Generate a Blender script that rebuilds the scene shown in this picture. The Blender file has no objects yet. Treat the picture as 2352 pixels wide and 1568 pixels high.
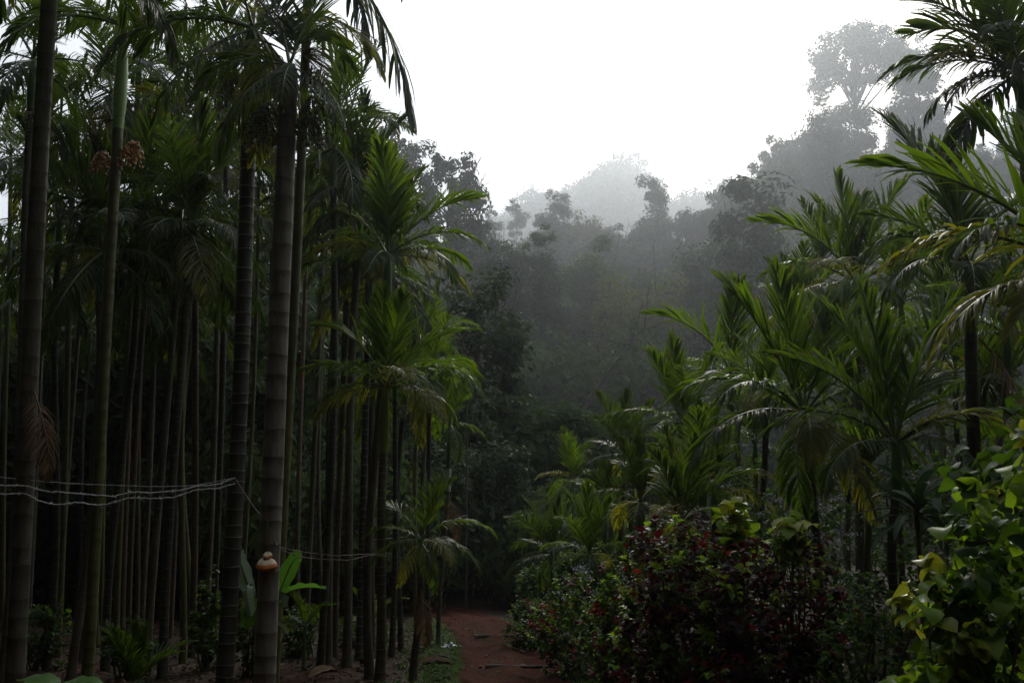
import bpy, math, random
import numpy as np
from mathutils import Vector

R = math.radians
scene = bpy.context.scene
COL = scene.collection

# ------------------------------------------------------------------ camera
CAM_Z, PITCH, LENS = 1.6, R(7.7), 35.0
cam_d = bpy.data.cameras.new("camera"); cam = bpy.data.objects.new("camera", cam_d)
COL.objects.link(cam); scene.camera = cam
cam_d.lens = LENS; cam_d.sensor_width = 36.0; cam_d.clip_start = 0.05; cam_d.clip_end = 5000
cam.location = (0, 0, CAM_Z); cam.rotation_euler = (R(90) + PITCH, 0, 0)

# ------------------------------------------------------------------ sky, sun, exposure
SUN_EL, SUN_AZ = R(34), R(12)            # azimuth to the right of +Y
world = bpy.data.worlds.new("World"); scene.world = world; world.use_nodes = True
wn = world.node_tree.nodes; wl = world.node_tree.links
bg = wn["Background"]; bg.inputs["Strength"].default_value = 0.15
sky = wn.new("ShaderNodeTexSky"); sky.sky_type = 'NISHITA'; sky.sun_disc = False
sky.sun_elevation = SUN_EL; sky.sun_rotation = SUN_AZ
sky.air_density = 1.0; sky.dust_density = 5.0; sky.ozone_density = 1.0
hs = wn.new("ShaderNodeHueSaturation"); hs.inputs["Saturation"].default_value = 0.65
wl.new(sky.outputs[0], hs.inputs["Color"]); ov = wn.new("ShaderNodeMix"); ov.data_type = 'RGBA'; ov.blend_type = 'LIGHTEN'; ov.inputs[0].default_value = 1.0
# the white of the cloud sheet: thin and bright on the sun's side, thick and dull behind the viewer
wtc = wn.new("ShaderNodeTexCoord"); wdt = wn.new("ShaderNodeVectorMath"); wdt.operation = 'DOT_PRODUCT'
wdt.inputs[1].default_value = (math.sin(SUN_AZ) * math.cos(SUN_EL), math.cos(SUN_AZ) * math.cos(SUN_EL), math.sin(SUN_EL))
wl.new(wtc.outputs["Generated"], wdt.inputs[0])
wmr = wn.new("ShaderNodeMapRange"); wmr.interpolation_type = 'SMOOTHSTEP'
wmr.inputs[1].default_value = -0.05; wmr.inputs[2].default_value = 0.66
wl.new(wdt.outputs["Value"], wmr.inputs[0])
wmx = wn.new("ShaderNodeMix"); wmx.data_type = 'RGBA'
wmx.inputs[6].default_value = (3.0, 3.4, 4.0, 1); wmx.inputs[7].default_value = (23.6, 24.1, 24.6, 1)
wl.new(wmr.outputs[0], wmx.inputs[0]); wl.new(wmx.outputs[2], ov.inputs[7])
wl.new(hs.outputs[0], ov.inputs[6]); wl.new(ov.outputs[2], bg.inputs["Color"])

sun_d = bpy.data.lights.new("sun", 'SUN'); sun = bpy.data.objects.new("sun", sun_d); COL.objects.link(sun)
sun_d.energy = 5.0; sun_d.angle = R(6); sun_d.color = (1.0, 0.96, 0.89)
to_sun = Vector((math.sin(SUN_AZ) * math.cos(SUN_EL), math.cos(SUN_AZ) * math.cos(SUN_EL), math.sin(SUN_EL)))
sun.rotation_euler = to_sun.to_track_quat('Z', 'Y').to_euler()
sun.location = (60, 200, 160)

scene.view_settings.view_transform = 'Standard'; scene.view_settings.look = 'None'
scene.view_settings.exposure = -1.75; scene.view_settings.gamma = 1.0
cy = scene.cycles
cy.use_denoising = True
cy.max_bounces = 6; cy.diffuse_bounces = 3; cy.glossy_bounces = 2; cy.transmission_bounces = 4
cy.volume_bounces = 1; cy.transparent_max_bounces = 8
cy.caustics_reflective = False; cy.caustics_refractive = False
cy.sample_clamp_indirect = 4.0

# ------------------------------------------------------------------ small helpers
FP = 2352 * LENS / 36.0
CP, SP = math.cos(PITCH), math.sin(PITCH)
def at(px, py, Y):
    """point at depth Y that stands on the line of sight through (px,py) of the 2352 wide picture"""
    xc = (px - 1176) / FP; yc = (784 - py) / FP
    d = Vector((xc, CP - yc * SP, SP + yc * CP))
    t = Y / d.y
    return Vector((d.x * t, Y, CAM_Z + d.z * t))
def m_per_px(Y): return Y / FP

def sstep(x, a, b):
    t = np.clip((np.asarray(x, float) - a) / (b - a), 0, 1); return t * t * (3 - 2 * t)

RU = np.array([-1.2, -.3, -.12, -.04, .0, .02, .045, .08, .095, .113, .135, .152, .165, .2, .24, .3, .6, 1.2])
RT = np.array([.12, .14, .17, .235, .268, .282, .292, .302, .318, .325, .322, .29, .275, .288, .298, .30, .27, .2])
K = 2.3                                   # the wooded slopes stand this much farther than first laid out
def gz(x, y):
    x = np.asarray(x, float); y = np.asarray(y, float)
    k = sstep(y, 34, 90)
    return gz_near(x, y) * (1 - k) + (K * (gz_far(x / K, y / K) - 1.6) + 1.6) * k
def gz_near(x, y):
    return -0.08 * np.clip(y, -14, 33) + 0.9 * sstep(x, 3.0, 9.0) * sstep(y, 5, 10) * (1 - sstep(y, 30, 45))
def gz_far(x, y):
    x = np.asarray(x, float); y = np.asarray(y, float)
    z = -0.08 * np.clip(y, -14, 33)
    z = z + 0.9 * sstep(x, 3.0, 9.0) * sstep(y, 5, 10) * (1 - sstep(y, 30, 45))
    z = z + 0.295 * np.clip(y - 52, 0, 118)
    u = x / np.maximum(y, 8.0)
    z = z - 6.0 * sstep(-u, 0.12, 0.35) * sstep(y, 40, 80)
    z = z + sstep(u, 0.14, 0.33) * np.clip(y - 100, 0, 130) * 0.25
    mound = np.exp(-((u - 0.0) / 0.055) ** 2)
    z = z + mound * sstep(y, 180, 255) * 18
    far = np.interp(u, RU, RT) * 650 - 20
    k = sstep(y, 300, 650)
    z = z * (1 - k) + np.maximum(far, 5) * k
    return z
def gzf(x, y): return float(gz(x, y))

def mesh(name, V, chunks, mats=(), mi=None, smooth=True, attrs=None):
    """V (n,3); chunks: list of (m,k) int arrays"""
    V = np.asarray(V, np.float32).reshape(-1, 3)
    chunks = [np.asarray(c, np.int32) for c in chunks if len(c)]
    me = bpy.data.meshes.new(name)
    me.vertices.add(len(V)); me.vertices.foreach_set("co", V.ravel())
    loops = np.concatenate([c.ravel() for c in chunks])
    tot = np.concatenate([np.full(len(c), c.shape[1], np.int32) for c in chunks])
    st = np.concatenate([[0], np.cumsum(tot)[:-1]]).astype(np.int32)
    me.loops.add(len(loops)); me.loops.foreach_set("vertex_index", loops)
    me.polygons.add(len(tot)); me.polygons.foreach_set("loop_start", st); me.polygons.foreach_set("loop_total", tot)
    for m in mats: me.materials.append(m)
    if mi is not None: me.polygons.foreach_set("material_index", np.asarray(mi, np.int32))
    me.polygons.foreach_set("use_smooth", np.full(len(tot), smooth))
    for k, a in (attrs or {}).items():
        at_ = me.attributes.new(k, 'FLOAT', 'POINT'); at_.data.foreach_set("value", np.asarray(a, np.float32))
    me.update(calc_edges=True); me.validate()
    return me
def obj(name, me, parent=None, loc=(0, 0, 0), rot=(0, 0, 0), scale=(1, 1, 1), label=None):
    o = bpy.data.objects.new(name, me); COL.objects.link(o)
    if parent: o.parent = parent
    o.location = loc; o.rotation_euler = rot
    o.scale = scale if hasattr(scale, '__len__') else (scale,) * 3
    if label: o['label'] = label
    return o
def thing(name, label, cat, loc=(0, 0, 0), group=None, rot=(0, 0, 0)):
    o = bpy.data.objects.new(name, None); COL.objects.link(o)
    o.empty_display_size = 0.2; o.location = loc; o.rotation_euler = rot
    o['label'] = label; o['category'] = cat
    if group: o['group'] = group
    return o
def tag(o, label, cat, group=None, kind=None):
    o['label'] = label; o['category'] = cat
    if group: o['group'] = group
    if kind: o['kind'] = kind
    return o

class Geo:
    """collects pieces into one mesh"""
    def __init__(s): s.V = []; s.F = []; s.M = []; s.T = []; s.n = 0
    def add(s, V, F, m=0, tint=0.5):
        V = np.asarray(V, float).reshape(-1, 3); F = np.asarray(F, int)
        if not len(F): return
        s.V.append(V); s.F.append(F + s.n); s.M.append(np.full(len(F), m)); s.n += len(V)
        s.T.append(np.broadcast_to(np.asarray(tint, float), (len(V),)))
    def tube(s, P, rad, n=8, m=0, tint=0.5, cap=True):
        P = np.asarray(P, float); k = len(P); rad = np.broadcast_to(np.asarray(rad, float), (k,))
        T = np.gradient(P, axis=0); T /= np.linalg.norm(T, axis=1, keepdims=True) + 1e-9
        ref = np.array([0, 0, 1.0]) if abs(T[:, 2]).mean() < .8 else np.array([1.0, 0, 0])
        A = np.cross(T, ref); A /= np.linalg.norm(A, axis=1, keepdims=True) + 1e-9
        B = np.cross(T, A)
        ang = np.linspace(0, 2 * np.pi, n, endpoint=False)
        V = P[:, None] + rad[:, None, None] * (np.cos(ang)[None, :, None] * A[:, None] + np.sin(ang)[None, :, None] * B[:, None])
        V = V.reshape(-1, 3)
        i = np.arange(k - 1)[:, None] * n; j = np.arange(n)[None]; j2 = (j + 1) % n
        F = np.stack([i + j, i + j2, i + n + j2, i + n + j], -1).reshape(-1, 4)
        mm = m
        if hasattr(m, '__len__'): mm = np.repeat(np.asarray(m)[:k - 1], n)
        s.V.append(V); s.F.append(F + s.n); s.M.append(np.broadcast_to(mm, (len(F),))); s.T.append(np.full(len(V), tint)); s.n += len(V)
    def build(s, name, mats, smooth=True):
        byk = {}
        for F, M in zip(s.F, s.M): byk.setdefault(F.shape[1], []).append((F, M))
        ch = []; mi = []
        for k, l in byk.items():
            ch.append(np.concatenate([a for a, b in l])); mi.append(np.concatenate([b for a, b in l]))
        return mesh(name, np.concatenate(s.V), ch, mats, np.concatenate(mi), smooth, {"tint": np.concatenate(s.T)})

# ------------------------------------------------------------------ materials
def nd(nt, t, **kw):
    n = nt.nodes.new(t)
    for k, v in kw.items(): setattr(n, k, v)
    return n
def leaf_mat(name, dark, light, trans, rough=0.4, tf=0.35, spec=0.5, edge=None, scale=3.0, vary=.35):
    m = bpy.data.materials.new(name); m.use_nodes = True; nt = m.node_tree; L = nt.links
    p = nt.nodes["Principled BSDF"]; out = nt.nodes["Material Output"]
    a = nd(nt, "ShaderNodeAttribute", attribute_name="tint")
    oi = nd(nt, "ShaderNodeObjectInfo")
    no = nd(nt, "ShaderNodeTexNoise"); no.inputs["Scale"].default_value = scale; no.inputs["Detail"].default_value = 3
    tc = nd(nt, "ShaderNodeTexCoord"); L.new(tc.outputs["Object"], no.inputs["Vector"])
    ad = nd(nt, "ShaderNodeMath", operation='MULTIPLY_ADD'); ad.inputs[1].default_value = vary
    L.new(oi.outputs["Random"], ad.inputs[0]); L.new(a.outputs["Fac"], ad.inputs[2])
    ad2 = nd(nt, "ShaderNodeMath", operation='MULTIPLY_ADD'); ad2.inputs[1].default_value = 0.8
    L.new(no.outputs["Fac"], ad2.inputs[0]); L.new(ad.outputs[0], ad2.inputs[2])
    mr = nd(nt, "ShaderNodeMapRange"); mr.inputs[1].default_value = 0.45; mr.inputs[2].default_value = 1.3 + vary
    L.new(ad2.outputs[0], mr.inputs[0])
    mix = nd(nt, "ShaderNodeMix", data_type='RGBA'); mix.inputs[6].default_value = (*dark, 1); mix.inputs[7].default_value = (*light, 1)
    L.new(mr.outputs[0], mix.inputs[0]); colo = mix.outputs[2]
    tr = nd(nt, "ShaderNodeBsdfTranslucent")
    tm = nd(nt, "ShaderNodeMix", data_type='RGBA'); tm.inputs[6].default_value = (*[c * .6 for c in trans], 1); tm.inputs[7].default_value = (*trans, 1)
    L.new(mr.outputs[0], tm.inputs[0]); tcol = tm.outputs[2]
    if edge:
        e = nd(nt, "ShaderNodeAttribute", attribute_name="edge")
        em = nd(nt, "ShaderNodeMapRange"); em.inputs[1].default_value = .5; em.inputs[2].default_value = 1.0
        L.new(e.outputs["Fac"], em.inputs[0])
        for src, ec in ((0, edge), (1, tuple(c * 1.5 for c in edge))):
            q = nd(nt, "ShaderNodeMix", data_type='RGBA'); q.inputs[7].default_value = (*ec, 1)
            L.new(em.outputs[0], q.inputs[0]); L.new(colo if src == 0 else tcol, q.inputs[6])
            if src == 0: colo = q.outputs[2]
            else: tcol = q.outputs[2]
    L.new(colo, p.inputs["Base Color"]); L.new(tcol, tr.inputs["Color"])
    p.inputs["Roughness"].default_value = rough; p.inputs["Specular IOR Level"].default_value = spec
    ms = nd(nt, "ShaderNodeMixShader"); ms.inputs[0].default_value = tf
    L.new(p.outputs[0], ms.inputs[1]); L.new(tr.outputs[0], ms.inputs[2]); L.new(ms.outputs[0], out.inputs["Surface"])
    return m
def solid_mat(name, c1, c2, rough=0.7, scale=(8, 8, 8), bump=0.3, spec=0.3, metal=0.0, detail=5, lo=.35, hi=.65, c3=None):
    m = bpy.data.materials.new(name); m.use_nodes = True; nt = m.node_tree; L = nt.links
    p = nt.nodes["Principled BSDF"]
    tc = nd(nt, "ShaderNodeTexCoord"); mp = nd(nt, "ShaderNodeMapping"); mp.inputs["Scale"].default_value = scale
    L.new(tc.outputs["Object"], mp.inputs["Vector"])
    no = nd(nt, "ShaderNodeTexNoise"); no.inputs["Scale"].default_value = 1.0; no.inputs["Detail"].default_value = detail
    no.inputs["Roughness"].default_value = .65
    L.new(mp.outputs[0], no.inputs["Vector"])
    mr = nd(nt, "ShaderNodeMapRange"); mr.inputs[1].default_value = lo; mr.inputs[2].default_value = hi
    L.new(no.outputs["Fac"], mr.inputs[0])
    mix = nd(nt, "ShaderNodeMix", data_type='RGBA'); mix.inputs[6].default_value = (*c1, 1); mix.inputs[7].default_value = (*c2, 1)
    L.new(mr.outputs[0], mix.inputs[0]); col = mix.outputs[2]
    if c3:
        n3 = nd(nt, "ShaderNodeTexNoise"); n3.inputs["Scale"].default_value = .55; n3.inputs["Detail"].default_value = 6
        L.new(tc.outputs["Object"], n3.inputs["Vector"])
        r3 = nd(nt, "ShaderNodeMapRange"); r3.inputs[1].default_value = .48; r3.inputs[2].default_value = .68
        L.new(n3.outputs["Fac"], r3.inputs[0])
        q = nd(nt, "ShaderNodeMix", data_type='RGBA'); q.inputs[7].default_value = (*c3, 1)
        L.new(r3.outputs[0], q.inputs[0]); L.new(col, q.inputs[6]); col = q.outputs[2]
    L.new(col, p.inputs["Base Color"])
    p.inputs["Roughness"].default_value = rough; p.inputs["Specular IOR Level"].default_value = spec; p.inputs["Metallic"].default_value = metal
    if bump:
        b = nd(nt, "ShaderNodeBump"); b.inputs["Strength"].default_value = bump; b.inputs["Distance"].default_value = .02
        L.new(no.outputs["Fac"], b.inputs["Height"]); L.new(b.outputs[0], p.inputs["Normal"])
    return m

M = {}
M['frond'] = leaf_mat("palm_leaf", (.014, .029, .005), (.038, .068, .009), (.20, .34, .010), rough=.42, tf=.5, spec=.3, edge=(.15, .12, .025))
M['frond_dark'] = leaf_mat("palm_leaf_shaded", (.011, .022, .006), (.028, .050, .010), (.11, .19, .010), rough=.42, tf=.45, spec=.3, edge=(.13, .10, .025))  # darkened copy of palm_leaf: the grove's shade put into its colour
M['frond_old'] = leaf_mat("palm_leaf_yellowing", (.07, .095, .012), (.17, .155, .02), (.42, .42, .02), rough=.45, tf=.48)
M['frond_dry'] = leaf_mat("palm_leaf_dry", (.10, .065, .035), (.24, .16, .09), (.22, .13, .06), rough=.7, tf=.25, spec=.2)
M['rachis'] = solid_mat("palm_rachis", (.06, .10, .02), (.12, .15, .035), .4, (6, 6, 6), .1, .5)
M['shaft'] = solid_mat("crownshaft_green", (.05, .115, .025), (.10, .19, .05), .32, (5, 5, 1.2), .1, .5)
M['shaft_pale'] = solid_mat("crownshaft_pale_green", (.2, .32, .09), (.3, .43, .15), .35, (5, 5, 1.2), .1, .45)
M['strap'] = leaf_mat("dark_strap_leaf", (.012, .030, .012), (.025, .055, .02), (.04, .09, .02), rough=.6, tf=.25, spec=.15)
M['shaft_yellow'] = solid_mat("crownshaft_yellow_green", (.12, .17, .02), (.22, .24, .03), .32, (5, 5, 1.2), .1, .5)
M['trunk_grey'] = solid_mat("palm_bark_grey", (.055, .047, .032), (.135, .118, .085), .7, (14, 14, 3), .5, .3, c3=(.085, .09, .04))
M['trunk_pale'] = solid_mat("palm_bark_pale", (.11, .095, .075), (.23, .205, .165), .7, (14, 14, 3), .5, .25, c3=(.13, .125, .09))
M['trunk_dark'] = solid_mat("palm_bark_dark", (.02, .021, .015), (.06, .056, .04), .55, (14, 14, 3), .4, .45, c3=(.045, .055, .03))
M['trunk_green'] = solid_mat("palm_bark_green", (.05, .056, .015), (.13, .125, .035), .55, (14, 14, 2), .3, .4, c3=(.09, .085, .05))
M['trunk_orange'] = solid_mat("palm_bark_lichen", (.055, .04, .026), (.13, .10, .065), .65, (14, 14, 3), .4, .35, c3=(.17, .065, .022))
M['ring'] = solid_mat("leaf_scar_ring", (.17, .155, .125), (.33, .30, .25), .7, (25, 25, 60), .3, .3)
M['ring_dim'] = solid_mat("leaf_scar_ring_dull", (.08, .07, .05), (.17, .15, .115), .7, (25, 25, 60), .3, .3)
M['bark'] = solid_mat("tree_bark", (.05, .045, .038), (.13, .115, .10), .85, (3, 3, 1), .6, .2)
M['bark_pale'] = solid_mat("tree_bark_pale", (.16, .14, .12), (.30, .27, .24), .85, (3, 3, 1), .5, .2)
M['tree_a'] = leaf_mat("broad_leaf_dark", (.020, .037, .018), (.050, .080, .032), (.08, .13, .03), rough=.6, spec=.2, tf=.32, scale=.6, vary=1.0)
M['tree_b'] = leaf_mat("broad_leaf_mid", (.028, .052, .017), (.07, .108, .030), (.11, .17, .03), rough=.6, spec=.2, tf=.34, scale=.6, vary=1.0)
M['tree_c'] = leaf_mat("broad_leaf_olive", (.06, .08, .02), (.14, .16, .04), (.2, .24, .035), rough=.6, spec=.2, tf=.35, scale=.6, vary=1.0)
M['far'] = leaf_mat("far_canopy_leaf", (.03, .045, .02), (.07, .085, .035), (.08, .12, .03), rough=.6, tf=.25, scale=.05)
M['nut_orange'] = solid_mat("ripe_areca_nut", (.34, .14, .018), (.50, .25, .03), .42, (30, 30, 30), .1, .5)
M['nut_green'] = solid_mat("unripe_areca_nut", (.05, .065, .02), (.12, .13, .035), .45, (30, 30, 30), .1, .5)
M['brush'] = leaf_mat("flower_branchlets", (.14, .14, .03), (.26, .22, .05), (.2, .2, .04), rough=.6, tf=.25, spec=.2)
M['brush_dry'] = leaf_mat("dry_flower_branchlets", (.15, .075, .035), (.30, .16, .08), (.2, .1, .04), rough=.7, tf=.2, spec=.2)
M['maroon'] = leaf_mat("copperleaf_maroon", (.014, .005, .007), (.045, .010, .013), (.14, .010, .012), rough=.5, tf=.34, spec=.18, scale=6)
M['red'] = leaf_mat("copperleaf_red", (.08, .010, .010), (.17, .022, .018), (.40, .02, .015), rough=.5, tf=.45, spec=.15, scale=6)
M['lime'] = leaf_mat("variegated_leaf", (.09, .19, .016), (.22, .33, .03), (.36, .58, .02), rough=.42, tf=.5, spec=.25, edge=(.19, .27, .018), scale=22)
M['yellow'] = leaf_mat("yellow_leaf", (.18, .22, .018), (.30, .32, .03), (.42, .44, .03), rough=.38, tf=.4, spec=.5, scale=9)
M['green'] = leaf_mat("shrub_leaf", (.016, .042, .008), (.045, .095, .015), (.12, .24, .012), rough=.55, tf=.42, spec=.15, scale=6)
M['weed'] = leaf_mat("weed_leaf", (.02, .042, .013), (.05, .09, .026), (.09, .17, .025), spec=.15, rough=.6, tf=.33, scale=6)
M['blossom'] = leaf_mat("lilac_blossom", (.42, .42, .50), (.65, .65, .72), (.4, .4, .45), rough=.8, tf=.3, spec=.1)
M['stem'] = solid_mat("shrub_stem", (.05, .042, .028), (.12, .10, .07), .8, (20, 20, 6), .2)
M['soil'] = solid_mat("red_soil", (.030, .0072, .0036), (.070, .018, .008), .95, (2.2, 2.2, 2.2), .9, .05, detail=9, lo=.3, hi=.7, c3=(.036, .013, .007))
M['ground'] = solid_mat("forest_floor", (.013, .010, .006), (.034, .022, .012), .95, (1.6, 1.6, 1.6), .8, .15, detail=8, c3=(.055, .02, .012))
M['grass'] = leaf_mat("verge_grass", (.04, .085, .016), (.10, .17, .03), (.12, .24, .03), rough=.45, tf=.35, scale=2)
M['litter'] = leaf_mat("dry_leaf_litter", (.04, .018, .010), (.14, .08, .045), (.1, .05, .02), rough=.8, tf=.1, spec=.2, scale=4)
M['wire'] = solid_mat("galvanised_wire", (.6, .6, .6), (.8, .8, .8), .4, (40, 40, 40), 0, .5, metal=.3)
M['wire_dark'] = solid_mat("rusty_wire", (.06, .045, .035), (.14, .10, .08), .6, (40, 40, 40), 0, .4, metal=.3)
M['clip'] = solid_mat("green_plastic", (.03, .14, .10), (.05, .2, .14), .4, (40, 40, 40), 0, .5)
M['fungus'] = solid_mat("fungus_cap_cream", (.42, .32, .22), (.64, .52, .38), .55, (30, 30, 30), .15, .4)
M['fungus_rim'] = solid_mat("fungus_underside_orange", (.40, .09, .012), (.62, .19, .03), .5, (40, 40, 40), .2, .4)
M['banana'] = leaf_mat("banana_leaf", (.045, .13, .018), (.085, .20, .03), (.16, .40, .03), rough=.35, tf=.45, spec=.5, scale=5)
M['banana_pale'] = leaf_mat("banana_leaf_pale", (.16, .22, .13), (.32, .38, .27), (.2, .3, .12), rough=.5, tf=.3, spec=.4, scale=7)
M['sack'] = solid_mat("plastic_white", (.42, .46, .55), (.62, .66, .72), .4, (12, 12, 12), .1, .5)
M['sack_blue'] = solid_mat("plastic_blue", (.08, .13, .36), (.14, .2, .5), .4, (12, 12, 12), .1, .5)
M['husk'] = solid_mat("dry_sheath", (.11, .075, .045), (.24, .17, .10), .8, (3, 20, 20), .3, .2)
M['wrap'] = solid_mat("white_wrap", (.42, .42, .43), (.62, .62, .62), .6, (10, 10, 10), .2, .3)
M['stone'] = solid_mat("path_stone", (.16, .10, .07), (.30, .2, .15), .85, (15, 15, 15), .5, .2)

# ------------------------------------------------------------------ the setting: ground, path, haze
def axis(a, b, fine0, fine1, df, n):
    f = np.arange(fine0, fine1 + 1e-6, df)
    lo = fine0 - np.geomspace(df, fine0 - a, n) if a < fine0 else np.array([])
    hi = fine1 + np.geomspace(df, b - fine1, n)
    return np.unique(np.round(np.concatenate([lo, f, hi]), 4))
gx = axis(-1190, 1190, -14, 16, .6, 58); gy = axis(-40, 1970, -6, 48, .6, 74)
GX, GY = np.meshgrid(gx, gy)
rng = np.random.default_rng(3)
GZ = gz(GX, GY)
V = np.stack([GX, GY, GZ], -1).reshape(-1, 3); nx = len(gx); ny = len(gy)
ii = (np.arange(ny - 1)[:, None] * nx + np.arange(nx - 1)[None]).ravel()
F = np.stack([ii, ii + 1, ii + nx + 1, ii + nx], -1)
g = obj("ground", mesh("ground", V, [F], [M['ground']])); g['kind'] = 'structure'

PC_Y = [-6, 2, 8, 12.5, 17, 20, 25, 29, 32, 36, 40]
PC_X = [.9, .6, .25, .06, -.10, -.30, -.85, -1.55, -2.3, -4.2, -7.5]
PC_W = [.85, .8, .76, .70, .74, .80, .84, .88, .92, 1.0, 1.1]
def path_c(y): return np.interp(y, PC_Y, PC_X), np.interp(y, PC_Y, PC_W)
ys = np.arange(-6, 39, .16); ts = np.linspace(-1, 1, 23)
rng = np.random.default_rng(5)
c, w = path_c(ys); edge = w[:, None] * (1 + .10 * np.sin(ys * 2.1)[:, None] * np.sign(ts) + rng.normal(0, .03, (len(ys), len(ts))))
PX = c[:, None] + ts[None] * edge; PY = np.repeat(ys[:, None], len(ts), 1)
rut = .035 * np.cos(ts * np.pi * 2.0) * (1 - ts ** 2)
lump = sum(a * np.sin(fx * PX + fy * PY + q) for a, fx, fy, q in ((.012, 5.1, 2.3, 0), (.010, -7.7, 4.9, 1), (.008, 11.3, 8.1, 2), (.007, 3.3, -13.7, 3), (.006, 17.1, 5.7, 4)))
PZ = gz(PX, PY) + .05 + rut[None] + lump + rng.normal(0, .007, PX.shape)
PZ[:, 0] -= .06; PZ[:, -1] -= .06
V = np.stack([PX, PY, PZ], -1).reshape(-1, 3); nx = len(ts); ny = len(ys)
ii = (np.arange(ny - 1)[:, None] * nx + np.arange(nx - 1)[None]).ravel()
o = obj("path", mesh("path", V, [np.stack([ii, ii + 1, ii + nx + 1, ii + nx], -1)], [M['soil']])); o['kind'] = 'structure'

HAZE = 0.0006
hm = bpy.data.materials.new("haze"); hm.use_nodes = True; nt = hm.node_tree
nt.nodes.remove(nt.nodes["Principled BSDF"])
pv = nt.nodes.new("ShaderNodeVolumePrincipled"); pv.inputs["Color"].default_value = (.87, .93, 1.0, 1)
pv.inputs["Density"].default_value = HAZE; pv.inputs["Anisotropy"].default_value = 0.78
nt.links.new(pv.outputs[0], nt.nodes["Material Output"].inputs["Volume"])
x0, x1, y0, y1, z0, z1 = -1260, 1260, -60, 2050, -14, 580
V = [(x, y, z) for z in (z0, z1) for y in (y0, y1) for x in (x0, x1)]
hz = obj("haze", mesh("haze", V, [np.array([(0, 2, 3, 1), (4, 5, 7, 6), (0, 1, 5, 4), (2, 6, 7, 3), (0, 4, 6, 2), (1, 3, 7, 5)])], [hm], smooth=False))
tag(hz, "pale morning mist lying over the plantation and hills", "haze", kind='stuff'); hz.display_type = 'WIRE'

# ------------------------------------------------------------------ palm fronds
def nrm(a): return a / (np.linalg.norm(a, axis=-1, keepdims=True) + 1e-9)
CLS = dict(
    spear=dict(elev=85, bend=8, fwd=(38, 16), vee=24, droop=.07, L=1.7, ll=.68),
    up=dict(elev=74, bend=26, fwd=(50, 22), vee=24, droop=.26, L=1.75, ll=.66),
    mid=dict(elev=58, bend=55, fwd=(56, 26), vee=28, droop=.45, L=1.85, ll=.62),
    arch=dict(elev=34, bend=78, fwd=(62, 28), vee=24, droop=.9, L=1.65, ll=.52),
    low=dict(elev=8, bend=80, fwd=(66, 30), vee=12, droop=1.05, L=1.6, ll=.52),
    drape=dict(elev=-52, bend=34, fwd=(50, 28), vee=0, droop=1.3, L=1.9, ll=.55),
    hang=dict(elev=-28, bend=52, fwd=(62, 30), vee=5, droop=1.3, L=1.75, ll=.55),
)
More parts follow.
